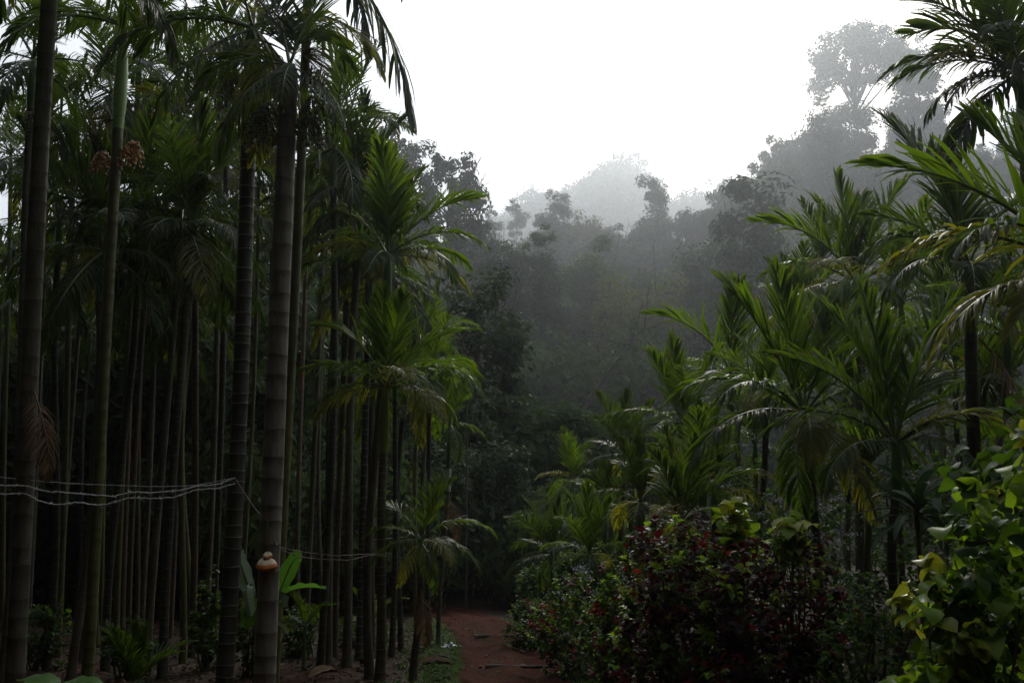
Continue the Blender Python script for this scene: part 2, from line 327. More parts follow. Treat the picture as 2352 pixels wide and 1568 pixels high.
def frond_mesh(name, seed, elev, bend, fwd, vee, droop, L, ll, npair=31, mats=None, wid=.0165, rows=5):
    rng = np.random.default_rng(seed)
    k = 17; s = np.linspace(0, 1, k)
    th = R(elev) - R(bend) * s ** 1.35
    ds = L / (k - 1)
    x = np.concatenate([[0], np.cumsum(np.cos(th[:-1]) * ds)]); z = np.concatenate([[0], np.cumsum(np.sin(th[:-1]) * ds)])
    y = .10 * rng.normal() * s ** 2
    P = np.stack([x, y, z], -1)
    gm = Geo()
    gm.tube(P, .021 * (1 - .82 * s) * L / 2 + .002, 5, 0)
    sl = np.linspace(.13, .985, npair)
    V = []; ts = []; eds = []; kps = []
    for sd in (-1, 1):
        sj = np.clip(sl + rng.normal(0, .007, npair), .1, .99)
        p = np.stack([np.interp(sj, s, P[:, i]) for i in range(3)], -1)
        thj = np.interp(sj, s, th)
        T = np.stack([np.cos(thj), np.zeros(npair), np.sin(thj)], -1)
        N = np.tile([0, sd, 0.0], (npair, 1)); U = np.stack([-np.sin(thj), np.zeros(npair), np.cos(thj)], -1)
        a = np.radians(fwd[0] + (fwd[1] - fwd[0]) * sj + rng.normal(0, 5, npair))
        v = np.radians(vee + rng.normal(0, 9, npair))
        D = np.cos(a)[:, None] * T + np.sin(a)[:, None] * (np.cos(v)[:, None] * N + np.sin(v)[:, None] * U)
        ln = ll * (.55 + .6 * np.sin(np.pi * np.clip(sj, .05, .95) ** .8) ) * (1 - .35 * sj ** 3) * rng.uniform(.85, 1.1, npair) * L / 2
        wd = wid * rng.choice([.55, .8, 1.0, 1.25, 1.8], npair) * L / 2 * (.8 + .5 * sj)
        prof = np.array([.45, .95, 1.0, .85, .36])[:rows]; keep = rng.uniform(0, 1, npair) > .06; brown = rng.uniform(0, 1, npair) < .35
        cur = p.copy(); strips = []
        W = nrm(T - (T * D).sum(-1, keepdims=True) * D)
        dr = droop * rng.uniform(.6, 1.4, npair)
        twist = rng.normal(0, .25, npair)
        for r in range(rows):
            Nn = np.cross(D, W)
            Wt = nrm(W * np.cos(twist)[:, None] + Nn * np.sin(twist)[:, None]); Nt = nrm(np.cross(D, Wt))
            hw = (wd * prof[r])[:, None]
            jag = (rng.uniform(-.4, .6, (npair, 1)) * wd[:, None]) if r == rows - 1 else 0
            strips.append(np.stack([cur - Wt * hw + D * jag, cur - Nt * hw * .45, cur + Wt * hw - D * jag], 1))
            f = (r + 1) / rows
            D2 = nrm(D + dr[:, None] * f * .55 * np.array([0, 0, -1.0]))
            cur = cur + D2 * (ln / (rows - 1))[:, None]
            W = nrm(W - (W * D2).sum(-1, keepdims=True) * D2); D = D2
        V.append(np.stack(strips, 1).reshape(-1, 3)); ts.append(np.repeat(rng.uniform(0, 1, npair), rows * 3)); kps.append(keep)
        eds.append((brown[:, None, None] * (np.arange(rows) / (rows - 1))[None, :, None] ** 3 * np.ones((1, 1, 3))).ravel())
    V = np.concatenate(V); ts = np.concatenate(ts); nl = npair * 2
    b = (np.arange(nl) * rows * 3)[:, None, None] + (np.arange(rows - 1) * 3)[None, :, None] + np.arange(2)[None, None]
    b = b.reshape(nl, -1)[np.concatenate(kps)].reshape(-1)
    gm.add(V, np.stack([b, b + 1, b + 4, b + 3], -1), 1, ts)
    me = gm.build(name, mats or [M['rachis'], M['frond']]); e_ = np.zeros(gm.n); e_[gm.n - len(V):] = np.concatenate(eds)
    a_ = me.attributes.new('edge', 'FLOAT', 'POINT'); a_.data.foreach_set('value', e_.astype(np.float32)); return me

FR = {}
for ci, (cn, pr) in enumerate(CLS.items()):
    for v in range(6):       # 0-2 narrow leaflets, 3-5 broad ones
        FR[cn, v] = frond_mesh("frond_" + cn, 100 + ci * 10 + v, wid=(.0135 if v < 3 else .0155) * (1.15 if cn in ('spear', 'up') else 1), npair=42 if v < 3 else 40, **{**pr, 'elev': pr['elev'] + (v % 3 - 1) * 4, 'bend': pr['bend'] * (1 + .12 * (v % 3 - 1))})
        old = FR[cn, v].copy(); old.materials[1] = M['frond_old']; FR[cn + '_old', v] = old
    for v in range(6):
        dk = FR[cn, v].copy(); dk.materials[1] = M['frond_dark']; FR[cn + '_dark', v] = dk
    dry = FR[cn, 1].copy(); dry.materials[0] = M['husk']; dry.materials[1] = M['frond_dry']; FR.update({(cn + '_dry', v): dry for v in range(6)})

# ------------------------------------------------------------------ nut bunches and flower brushes
def ico(r=1.0):
    import bmesh
    bm = bmesh.new(); bmesh.ops.create_icosphere(bm, subdivisions=1, radius=r)
    V = np.array([v.co[:] for v in bm.verts]); F = np.array([[v.index for v in f.verts] for f in bm.faces]); bm.free(); return V, F
IV, IF = ico()
def bunch_mesh(name, seed, nstrand, nutr, matn, length=.34, spread=.16):
    rng = np.random.default_rng(seed); gm = Geo()
    for i in range(nstrand):
        a = rng.uniform(0, 2 * np.pi); sp = spread * math.sqrt(rng.uniform(.02, 1)); ln = length * rng.uniform(.55, 1)
        t = np.linspace(0, 1, 7)
        P = np.stack([np.cos(a) * sp * np.sin(t * 1.5), np.sin(a) * sp * np.sin(t * 1.5), -ln * t ** 1.4], -1)
        gm.tube(P, .004, 4, 0)
        for tt in np.linspace(.3, 1, 7):
            c = np.array([np.interp(tt, t, P[:, j]) for j in range(3)]) + rng.normal(0, nutr * .7, 3)
            gm.add(IV * np.array([1, 1, 1.25]) * nutr * rng.uniform(.8, 1.1) + c, IF, 1)
    return gm.build(name, [M['rachis'], matn])
BUN = dict(orange=bunch_mesh("ripe_bunch", 1, 20, .019, M['nut_orange'], .36, .15),
           green=bunch_mesh("green_bunch", 2, 24, .0135, M['nut_green'], .5, .2),
           small=bunch_mesh("small_bunch", 4, 18, .0125, M['nut_green'], .3, .16))
def brush_mesh(name, seed, mat_, n=150, length=.45):
    rng = np.random.default_rng(seed); gm = Geo()
    for i in range(n):
        a = rng.normal(0, .9); e = rng.normal(.25, .5); ln = length * rng.uniform(.5, 1)
        d = np.array([math.cos(a) * math.cos(e), math.sin(a) * math.cos(e), math.sin(e)]); t = np.linspace(0, 1, 5)[:, None]
        P = d * t * ln + np.array([0, 0, -1]) * t ** 2 * ln * .35
        gm.tube(P, .0035 * (1 - .6 * t[:, 0]), 3, 0, rng.uniform(0, 1))
    return gm.build(name, [mat_])
BRU = dict(yellow=brush_mesh("flower_brush", 7, M['brush']), dry=brush_mesh("dry_brush", 8, M['brush_dry'], 130, .5))

# ------------------------------------------------------------------ areca palms
AUTO = ['spear', 'up', 'mid', 'mid', 'arch', 'arch', 'low', 'low', 'low', 'hang', 'hang', 'hang']
def palm(label, crown, base, Y, r=.06, shaft=.7, n=9, fs=1.0, fronds=None, bark='trunk_grey', ring='ring_dim', seed=0, group=None,
         young=False, shaft_mat='shaft', shaft_bulge=1.3, extras=(), spacing=.13, hero=False, lean=0.0, nofrond=False, base_z=None, broad=0, dark=False):
    rng = np.random.default_rng(seed + 1000)
    T = np.array(at(*crown, Y)); Bp = np.array(at(*base, Y))
    ax = T - Bp; ax = ax / ax[2]
    zb = gzf(*(T + ax * (-3.0 - T[2]))[:2]) if base_z is None else base_z
    B = T + ax * (zb - T[2]); B[2] -= .05
    root = thing("areca_palm", label, "palm tree", tuple(B), group)
    Hh = np.linalg.norm(T - B); dirv = (T - B) / Hh
    shaft = min(shaft, Hh * .35); zt = Hh - shaft
    # trunk with leaf-scar rings
    rows = []; rad = []; mm = []
    z = 0.0
    nseg = 20 if hero else 10
    sw = rng.normal(0, .02 if hero else .05, 2); ph = rng.uniform(0, 6)
    def pos(z):
        s_ = math.sin(z / Hh * math.pi * 1.5 + ph) - math.sin(ph) * (1 - z / Hh) - math.sin(math.pi * 1.5 + ph) * z / Hh
        return dirv * z + np.array([sw[0], sw[1], 0]) * s_ * 1.2
    def rr(z): return r * (1.0 - .14 * z / Hh + .35 * math.exp(-z / .25)) * (1 + .015 * math.sin(z * 3 + ph))
    while z < zt - .02:
        h = spacing * rng.uniform(.6, 1.45) * (1.0 if z < zt * .85 else .75); h = min(h, zt - z)
        k = rr(z)
        tilt = 0
        wring = .008 if hero else .012
        for dz, kk, mi_ in ((0, 1.0, 1), (.002, 1.014, 1), (wring, 1.012, 0), (wring + .02, 1.0, 0), (h * .55, .992 + rng.uniform(-.006, .012), 0)):
            if z + dz > z + h: break
            rows.append(pos(z + dz)); rad.append(k * kk); mm.append(mi_)
        z += h
    rows.append(pos(zt)); rad.append(rr(zt)); mm.append(0)
    gm = Geo(); gm.tube(np.array(rows), np.array(rad), nseg, mm)
    # organic jitter: rings are never perfectly level
    Vv = gm.V[0].reshape(len(rows), nseg, 3); ang = np.linspace(0, 2 * np.pi, nseg, endpoint=False)
    zz = np.array([q[2] for q in rows]); tiltp = .007 * np.sin(zz * 5 + ph)[:, None] * np.cos(ang + ph)[None] + .004 * np.sin(zz * 17)[:, None] * np.sin(2 * ang)[None]
    Vv[:, :, 2] += tiltp
    obj("trunk", gm.build("trunk", [M[bark], M[ring]]), root)
    # crownshaft
    st = np.linspace(0, 1, 12)
    prof = np.interp(st, [0, .06, .25, .5, .75, 1], [1.0, 1.05, shaft_bulge, shaft_bulge * .95, .95, .7]) * rr(zt)
    P = np.array([pos(zt) + (dirv * shaft) * t for t in st])
    gm = Geo(); gm.tube(P, prof, nseg, 0)
    obj("crownshaft", gm.build("crownshaft", [M[shaft_mat]]), root)
    top = pos(zt) + dirv * shaft
    if not nofrond:
        if fronds is None:
            a0 = rng.uniform(0, 360); fronds = []
            seq = AUTO if not young else ['spear', 'up', 'up', 'mid', 'mid', 'arch', 'arch', 'low', 'low', 'hang']
            idx = np.round(np.linspace(0, len(seq) - 1, n)).astype(int)
            for i, q in enumerate(idx):
                cl = seq[q]
                if cl in ('low', 'hang', 'arch') and rng.uniform() < .14: cl += '_old'
                fronds.append((a0 + i * 137.5 + rng.normal(0, 12), cl, rng.uniform(.88, 1.1)))
        for j, (az, cl, sc) in enumerate(fronds):
            if dark and '_' not in cl: cl += '_dark'
            zoff = -.10 * shaft * (j / max(1, len(fronds)))
            obj("frond", FR[cl, int(rng.integers(3)) + 3 * broad], root, tuple(top + np.array([0, 0, zoff])), (rng.normal(0, .09), 0, R(az)), sc * fs,
                label=("yellowing frond" if cl.endswith('_old') else "dry brown frond" if cl.endswith('_dry') else None))
    for e in extras:      # (kind, azimuth, height below shaft base, scale)
        kind, az, dz, sc = e[:4]
        p = pos(max(.2, zt - dz)) + np.array([math.cos(R(az)), math.sin(R(az)), 0]) * r * 1.2
        if kind in BUN:
            p = p + np.array([math.cos(R(az)), math.sin(R(az)), 0]) * .10 * sc
            obj("nut_bunch", BUN[kind], root, tuple(p), (0, 0, rng.uniform(0, 6)), sc, label=("bunch of ripe orange nuts" if kind == 'orange' else "bunch of dark green nuts"))
        elif kind in ('yellow', 'dry'):
            obj("flower_brush", BRU[kind], root, tuple(p), (0, 0, R(az)), sc, label="yellow branching flower stalk" if kind == 'yellow' else "dry brown flower stalk")
        elif kind == 'dead':
            obj("dead_frond", FR['hang_dry', 0], root, tuple(p), (0, R(25), R(az)), sc, label="withered brown frond hanging down the trunk")
        elif kind == 'wrap':
            gm = Geo(); tt = np.linspace(0, .42, 9); gm.tube(np.array([pos(zt - dz - q) for q in tt]), [rr(zt) * (1.3 + .12 * math.sin(q * 40)) for q in tt], 12, 0)
            obj("wrap", gm.build("wrap", [M['wrap']]), root, label="white plastic wrapped around the trunk")
    return root

# -- the big palms at the left
palm("tall dark grey ringed palm at far left with a withered frond hanging on its trunk", (126, -190), (33, 1568), 8.7, .081, .7, bark='trunk_grey', ring='ring_dim', seed=1, dark=True, hero=True, spacing=.2,
     fronds=[(20, 'low', 1.05), (350, 'hang', 1.05), (140, 'low', 1.1), (180, 'hang', 1.1), (215, 'low', 1.0), (265, 'arch', 1), (300, 'low_old', 1.0), (80, 'low', 1), (100, 'up', 1), (230, 'hang', 1.0)],
     extras=[('dead', 320, 3.75, .45)])
palm("palm with a swollen smooth green shaft and bunches of ripe orange nuts below it", (288, 50), (200, 1568), 11.4, .066, 1.36, bark='trunk_green', ring='ring_dim', seed=2, dark=True, shaft_mat='shaft_pale', hero=True, shaft_bulge=1.38, spacing=.19,
     fronds=[(0, 'arch', 1.05), (40, 'mid', 1), (75, 'up', 1), (120, 'mid', 1), (165, 'arch', 1.05), (200, 'low', 1), (250, 'mid', .9), (340, 'low', 1.1), (310, 'mid', .9)],
     extras=[('orange', 350, .15, 1.0), ('orange', 200, .28, .85), ('yellow', 190, -.12, .9)])
palm("blackish palm with bright white rings and orange lichen near its top beside the pale trunk", (581, 60), (512, 1568), 9.1, .078, .45, bark='trunk_dark', ring='ring', seed=3, dark=True, hero=True, spacing=.135,
     fronds=[(325, 'drape_old', .95), (345, 'low_old', 1.0), (300, 'drape_old', .9), (5, 'drape', .8), (200, 'low', 1), (150, 'arch', 1), (100, 'mid', 1), (60, 'arch', 1), (235, 'hang', .9), (265, 'arch_old', .8), (20, 'mid', 1)],
     extras=[('green', 200, .0, .9), ('small', 170, .05, .9)])
palm("stout pale grey ringed palm trunk carrying the cream and orange fungus", (665, 150), (607, 1568), 7.9, .086, .2, shaft_bulge=1.02, bark='trunk_pale', ring='ring_dim', seed=4, dark=True, fs=.82, hero=True, spacing=.17,
     fronds=[(70, 'up', .8), (110, 'mid', .8), (150, 'arch', .8), (190, 'low', .7), (355, 'hang', .5), (330, 'hang', .5), (90, 'mid', .8), (130, 'up', .8), (230, 'hang', .6), (280, 'hang', .5), (40, 'hang', .6), (170, 'hang', .7)],
     extras=[('green', 10, .05, .85), ('green', 165, .1, .9), ('small', 350, .25, .95), ('small', 200, .25, .9), ('dry', 20, -.1, .7), ('yellow', 15, -.3, .8)])
palm("slim green-stemmed palm right behind the pale trunk whose long frond hangs into the sky", (712, -170), (628, 1568), 9.6, .05, 1.2, bark='trunk_green', ring='ring_dim', seed=5, dark=True, hero=True, shaft_bulge=1.1, spacing=.24,
     broad=1, fronds=[(350, 'drape', 1.25), (2, 'low', .9), (20, 'mid', .8), (335, 'drape', .85), (60, 'arch', 1.1), (120, 'mid', 1), (180, 'low', 1), (230, 'arch', 1), (280, 'low', .9)])
# -- slender trunks of the stand behind the wire
STAND = [(5, 70, 130, 13, .056), (105, 155, 500, 15, .055), (130, 178, 300, 17, .055), (160, 217, 570, 13.5, .05), (183, 240, 210, 16, .058),
         (240, 290, 470, 15, .052), (262, 325, 130, 18, .055), (290, 345, 400, 19, .055), (332, 402, 470, 14.5, .056), (372, 416, 520, 14, .06),
         (418, 457, 540, 16, .055), (440, 477, 270, 17, .058), (468, 497, 400, 19, .05), (487, 530, 170, 18, .058), (220, 265, 620, 19, .05), (310, 352, 610, 20, .05),
         (28, 95, 380, 18, .05), (60, 110, 640, 20, .05), (545, 590, 330, 21, .05), (390, 430, 180, 21, .055), (700, 735, 420, 19, .05)]
_r = np.random.default_rng(5)
for k in range(16):
    bx = -40 + k * 52 + _r.uniform(-14, 14); STAND.append((bx, bx + 40 - bx * .03, _r.uniform(330, 760), _r.uniform(20, 27), .05))
STL = ["slender ringed palm trunk in the dense stand behind the barbed wire"] * len(STAND)
STL[8] = "palm in the stand behind the wire with a green crownshaft and an orange-brown flower brush"
STL[3] = "palm in the stand behind the wire with a bluish green crownshaft low among trunks"
_r2 = np.random.default_rng(15)
for i, (bx, tx, ty, Y, r) in enumerate(STAND):
    r *= _r2.uniform(.78, 1.25); tx += _r2.normal(0, 13)
    ex = []
    if i == 8: ex = [('dry', 330, .05, 1.0), ('small', 300, .4, 1.1)]
    elif i % 3 == 0: ex = [('small', 300 + 40 * i, .1, 1)]
    elif i % 3 == 1: ex = [('yellow', 250 + 50 * i, -.1, .9)]
    palm(STL[i], (tx, ty), (bx, 1568), Y, r, .75, n=12, dark=True, seed=20 + i, bark=['trunk_grey', 'trunk_dark', 'trunk_green', 'trunk_orange'][i % 4], ring='ring_dim', extras=ex,
         group="slender palms of the stand behind the wire", fs=.95)
# -- group right of the pale trunk
NG = [(735, 765, 330, 15, .055), (752, 792, 500, 16, .055), (766, 800, 270, 17, .055), (795, 832, 440, 15.5, .066), (823, 850, 600, 16.5, .063), (853, 872, 640, 17, .052)]
for i, (bx, tx, ty, Y, r) in enumerate(NG):
    palm("slender ringed palm in the close row between the pale trunk and the yellow-shafted palm", (tx, ty), (bx, 1568), Y, r, .7, n=12, dark=True, seed=60 + i,
         bark=['trunk_dark', 'trunk_grey', 'trunk_orange', 'trunk_grey', 'trunk_dark', 'trunk_grey'][i], ring='ring_dim' if i != 4 else 'ring', group="row of palms beside the path", fs=.9,
         extras=[('small', 330, .1, 1)] if i % 2 else [('dead', 340, .1, .6)])
palm("palm with a large sunlit upright frond against misty trees, higher crown beside the path", (885, 580), (850, 1568), 14, .062, .8, seed=70, fs=.78, broad=1,
     fronds=[(75, 'up', 1.3), (265, 'up', 1.15), (40, 'up', 1.1), (300, 'spear', 1.1), (20, 'mid', 1.2), (350, 'arch', 1.2), (330, 'low', 1.15), (10, 'low_old', 1.1), (170, 'arch_old', 1.0), (200, 'low', 1.1), (230, 'arch', 1), (140, 'mid', 1.1), (270, 'low', 1), (110, 'up', 1.1), (45, 'arch', 1.2)])
palm("palm with a bright yellow-green shaft and a full drooping crown beside the path", (893, 880), (872, 1568), 13.6, .062, .95, fs=.74, broad=1, shaft_mat='shaft_yellow', shaft_bulge=1.2, seed=71, bark='trunk_orange', ring='ring', hero=True,
     fronds=[(280, 'spear', 1.0), (300, 'up', 1.0), (100, 'up', 1.0), (165, 'mid', 1.1), (185, 'arch', 1.15), (205, 'low', 1.05), (10, 'arch', 1.15), (345, 'arch', 1.1), (325, 'low_old', 1.05), (25, 'mid', 1.1), (240, 'arch', 1), (290, 'arch_old', .9), (355, 'low', 1.0), (170, 'low_old', 1.0)])
for i, (bx, tx, ty, Y, r) in enumerate([(899, 910, 850, 17, .05), (921, 935, 870, 18, .05), (957, 962, 850, 22, .05), (982, 986, 850, 18.5, .045)]):
    palm("thin young palm trunk right of the yellow-shafted palm at the path edge", (tx, ty), (bx, 1500), Y, r, .5, n=7, fs=.85, seed=80 + i, group="thin palms at the path edge",
         bark=['trunk_dark', 'trunk_dark', 'trunk_green', 'trunk_dark'][i], extras=[('small', 340, .1, .9)] if i < 2 else [])
palm("thin palm with a white wrapped trunk standing at the path's edge", (1027, 965), (1008, 1472), 18.7, .042, .8, n=9, fs=.55, seed=85, young=True, bark='trunk_grey',
     extras=[('wrap', 0, .1, 1), ('dead', 300, .6, .5)], shaft_bulge=1.1)
palm("short young palm with dry brown leaves hanging round its stem beside the path", (957, 1235), (950, 1500), 13.5, .05, .5, seed=86, young=True, fs=.5,
     fronds=[(80, 'up', 1.0), (20, 'up', 1.0), (0, 'arch', 1.3), (345, 'low', 1.2), (315, 'low_old', 1.0), (180, 'arch', 1.0), (210, 'low', 1.0), (150, 'mid', 1.0), (250, 'hang_old', .8), (300, 'hang', .9)],
     extras=[('dead', 280, .15, .42)])
palm("palm half hidden behind the path-side crowns, fronds reaching toward the dark valley", (1003, 760), (990, 1480), 20, .05, .6, n=10, fs=.6, seed=87)

# -- palms at the right
palm("large dark palm at the right with broad drooping fronds and a black ringed trunk", (2222, 600), (2250, 1568), 10, .07, .75, fs=.82, seed=90, broad=1, dark=True, bark='trunk_dark', ring='ring_dim', hero=True, spacing=.2, shaft_bulge=1.15,
     fronds=[(128, 'up', 1.3), (150, 'spear', .9), (183, 'arch', .92), (200, 'low', .9), (222, 'arch', .8), (160, 'mid', .8), (90, 'up', 1.0), (20, 'mid', 1), (340, 'arch', 1), (300, 'low', .8), (250, 'low', .8), (60, 'mid', 1)],
     extras=[('dead', 340, .05, .7)])
palm("palm at the top right corner with spreading fronds against the white sky", (2345, 165), (2425, 1568), 9, .066, .9, seed=91, broad=1, dark=True, bark='trunk_grey', hero=True,
     fronds=[(180, 'mid', .85), (172, 'arch', .8), (160, 'arch', .75), (210, 'hang', .8), (185, 'hang', .8), (235, 'arch', .7), (140, 'mid', .8), (200, 'up', .7), (195, 'arch_old', .62), (205, 'low', .66), (150, 'up', .8), (220, 'mid', .7), (240, 'low', .65), (90, 'up', .9), (110, 'mid', .8), (0, 'arch', .8), (270, 'low', .6), (185, 'low', .7)])
palm("palm with three upright fan fronds in front of the misty hill", (1968, 650), (1975, 1568), 14, .06, .7, seed=92, broad=1, shaft_mat='shaft', n=10,
     fronds=[(120, 'spear', .95), (70, 'up', .95), (20, 'up', 1.0), (170, 'mid', 1.0), (185, 'arch', .95), (200, 'low_old', .95), (350, 'arch', 1.0), (330, 'low', .9), (230, 'arch_old', .85), (280, 'low', .8), (140, 'up', .9), (40, 'mid', .9)])
palm("palm with one tall paddle-shaped frond standing clear against the dark hillside", (1668, 850), (1690, 1568), 18, .06, .6, seed=93, broad=1, 
     fronds=[(85, 'spear', 1.0), (265, 'spear', .95), (180, 'mid', 1.05), (10, 'mid', 1.0), (200, 'low', .8), (340, 'low', .8), (300, 'arch', .8), (240, 'arch', .8), (150, 'arch', .8), (30, 'low', .9)])
palm("leaning palm above the flowering weeds with a long frond sweeping down to the left", (1838, 945), (1905, 1568), 11, .052, .5, seed=94, broad=1, bark='trunk_dark',
     fronds=[(165, 'up', .98), (100, 'spear', .95), (30, 'up', 1.0), (60, 'up', .95), (185, 'arch', 1.05), (205, 'low', 1.1), (215, 'arch', .95), (340, 'arch', .95), (310, 'low', .9), (355, 'low', .9), (260, 'low_old', .85), (290, 'hang_old', .85), (240, 'hang', .85), (10, 'mid', 1)])
palm("palm with twin upright fronds above the dark rosette plant", (2082, 1010), (2098, 1568), 10, .05, .5, seed=95, broad=1, bark='trunk_dark',
     fronds=[(120, 'spear', .95), (15, 'up', 1.0), (150, 'up', .9), (185, 'arch', .9), (175, 'mid', .85), (350, 'arch', .9), (330, 'arch_old', .75), (210, 'low', .8), (300, 'low', .7), (20, 'arch', .9), (70, 'mid', .9)])
RIGHT = [("palm with a fan of dark fronds left of the tall paddle-fronded palm", (1565, 970), (1580, 1568), 16, .95),
         ("small palm with pale lime frond tips at the left end of the right-hand palms", (1435, 1040), (1445, 1568), 20, .85),
         ("young palm with short upright fronds directly above the red-leaved hedge", (1548, 1195), (1560, 1568), 11.5, .68),
         ("small palm half sunk in shade below the leaning bare tree", (1312, 1100), (1318, 1568), 26, .85),
         ("low palm tuft right of the shaded small palms in the valley", (1392, 1180), (1400, 1568), 20, .8),
         ("drooping palm at the dark valley foot nearest the path", (1255, 1270), (1262, 1568), 22, .85),
         ("yellow-tinged palm tuft behind the flowering hedge", (1355, 1270), (1362, 1568), 18, .75),
         ("low palm between the lime-tipped palm and the young hedge palm", (1475, 1150), (1480, 1568), 15, .75),
         ("dark palm behind the leaning palm, its crown just above it", (1835, 720), (1842, 1568), 22, 1.0),
         ("slender palm whose thin dark trunk shows left of the large dark palm", (2072, 690), (2078, 1568), 15, .95),
         ("palm lit green inside the thicket left of the black ringed trunk", (2195, 850), (2205, 1568), 16, .9),
         ("palm deep in the thicket under the paddle-fronded palm", (1735, 1020), (1745, 1568), 19, .9),
         ("palm in the dim thicket at the right edge behind the black ringed trunk", (2310, 900), (2318, 1568), 14, .95),
         ("palm behind the twin-fronded palm with a green shaft", (1945, 830), (1952, 1568), 18, 1.0),
         ("small palm in the dim hollow right of the leaning palm trunk", (1995, 1090), (2000, 1568), 14, .8),
         ("low palm crown squeezed between the paddle-fronded palm and the leaning palm", (1752, 900), (1758, 1568), 15, .7),
         ("palm crown filling the dark gap below the palm with three upright fans", (1965, 900), (1970, 1568), 15.5, .8),
         ("palm rising just left of the black ringed trunk, half hidden by its fronds", (2160, 720), (2168, 1568), 17, .9),
         ("small palm between the dark-fanned palm and the young hedge palm", (1610, 1090), (1616, 1568), 14, .65),
         ("palm crown in the thicket right of the black ringed trunk, above the corner shrub", (2315, 760), (2320, 1568), 13, .85),
         ("faint palm crown behind the palm with three upright fans", (1890, 610), (1896, 1568), 26, 1.1),
         ("shaded palm tuft behind the young hedge palm", (1640, 1120), (1648, 1568), 15, .85)]
for i, (lb, cr, ba, Y, fs) in enumerate(RIGHT):
    palm(lb, cr, ba, Y, .05, .5, n=12, fs=fs * .85, seed=110 + i, broad=1, dark=i % 3 != 0, young=True, bark=['trunk_dark', 'trunk_grey', 'trunk_green'][i % 3])
palm("palm at the right edge reaching into view with long yellow-green fronds", (2505, 640), (2520, 1568), 7.2, .07, .7, seed=140, broad=1,
     fronds=[(180, 'arch_old', 1.0), (165, 'mid', 1.0), (195, 'low_old', .95), (205, 'arch', .95), (150, 'up', 1.0), (175, 'low', .9), (220, 'low_old', .8), (90, 'up', 1), (30, 'arch', 1), (300, 'arch', 1)])

# ------------------------------------------------------------------ broad-leaved trees
def leaf_quads(rng, C, N, size, asp=.55):
    n = len(C)
    N = nrm(N); ref = nrm(rng.normal(size=(n, 3))); A = nrm(np.cross(N, ref)); B = np.cross(N, A)
    s = (size * rng.uniform(.6, 1.25, n))[:, None]
    V = np.stack([C - A * s, C - B * s * asp + N * s * .18, C + A * s, C + B * s * asp + N * s * .18], 1).reshape(-1, 3)
    i = np.arange(n) * 4
    return V, np.stack([i, i + 1, i + 2, i + 3], -1)
def tree_protos(seed, H, rad, top, bot, nclump, nleaf, size, clump_r, mat_, droop=0.0, open_=0.0, limbs=9, trunk_r=.16, root=1.2, umbrella=False):
    """a crown between heights bot..top, trunk and limbs. returns (trunk mesh, crown mesh)"""
    rng = np.random.default_rng(seed)
    cz = (top + bot) / 2; hz_ = (top - bot) / 2
    d = nrm(rng.normal(size=(nclump, 3)))
    if umbrella: d[:, 2] = np.abs(d[:, 2]) * .9 - .15
    rr_ = rng.uniform(.35 + .4 * open_, 1.0, nclump) ** .6
    lobes = 1 + .22 * np.sin(3 * np.arctan2(d[:, 1], d[:, 0]) + seed) + .15 * np.sin(5 * d[:, 2] + seed)
    C = d * (rr_ * lobes)[:, None] * np.array([rad, rad, hz_]) + np.array([0, 0, cz])
    crs = clump_r * rng.uniform(.6, 1.3, nclump)
    pick = rng.integers(0, nclump, nleaf)
    off = nrm(rng.normal(size=(nleaf, 3))) * (rng.uniform(0, 1, nleaf) ** .45)[:, None]
    off[:, 2] = off[:, 2] * .75 - droop * rng.uniform(0, 1, nleaf)
    P = C[pick] + off * crs[pick][:, None]
    Nn = nrm(off * 1.0 + d[pick] * .5 + np.array([0, 0, .5]) + rng.normal(size=(nleaf, 3)) * .38)
    if droop: Nn = nrm(Nn * np.array([1, 1, .45]))
    V, F = leaf_quads(rng, P, Nn, size * 1.22, .5)
    tint = np.repeat(np.clip(rng.uniform(0, 1, nclump)[pick] * .7 + rng.uniform(0, .3, nleaf), 0, 1), 4)
    g2 = Geo(); g2.add(V, F, 0, tint); crown = g2.build("crown", [mat_], smooth=False)
    g1 = Geo()
    t = np.linspace(0, 1, 10); zt = bot + (top - bot) * .55
    bx = rng.normal(0, .25, 2)
    trunkP = np.stack([bx[0] * np.sin(t * 4), bx[1] * np.sin(t * 3), -root * H + (zt + root * H) * t], -1)
    g1.tube(trunkP, trunk_r * (1.25 - t), 8, 0)
    order = np.argsort(rr_)[::-1][:limbs * 2]
    for q in order:
        e = C[q]; s0 = rng.uniform(.0, .9); z0_ = bot * .75 + (zt - bot * .75) * s0
        st = np.array([np.interp(z0_, trunkP[:, 2], trunkP[:, 0]), np.interp(z0_, trunkP[:, 2], trunkP[:, 1]), z0_])
        t2 = np.linspace(0, 1, 6)[:, None]
        mid = st * .5 + e * .5 + np.array([0, 0, .12 * H * (.6 - abs(s0 - .5))]) + rng.normal(0, .08 * rad, 3)
        Pb = (1 - t2) ** 2 * st + 2 * t2 * (1 - t2) * mid + t2 ** 2 * e
        g1.tube(Pb, trunk_r * .42 * (1.05 - t2[:, 0]), 5, 0)
        for w_ in range(2):
            e2 = e + rng.normal(0, clump_r * .9, 3); s2 = Pb[3]
            g1.tube(np.stack([s2 + (e2 - s2) * k for k in (0, .35, .7, 1)]) + np.array([[0, 0, 0], [0, 0, .1], [0, 0, .06], [0, 0, 0]]), trunk_r * .14, 4, 0)
    return g1.build("trunk", [M['bark']]), crown
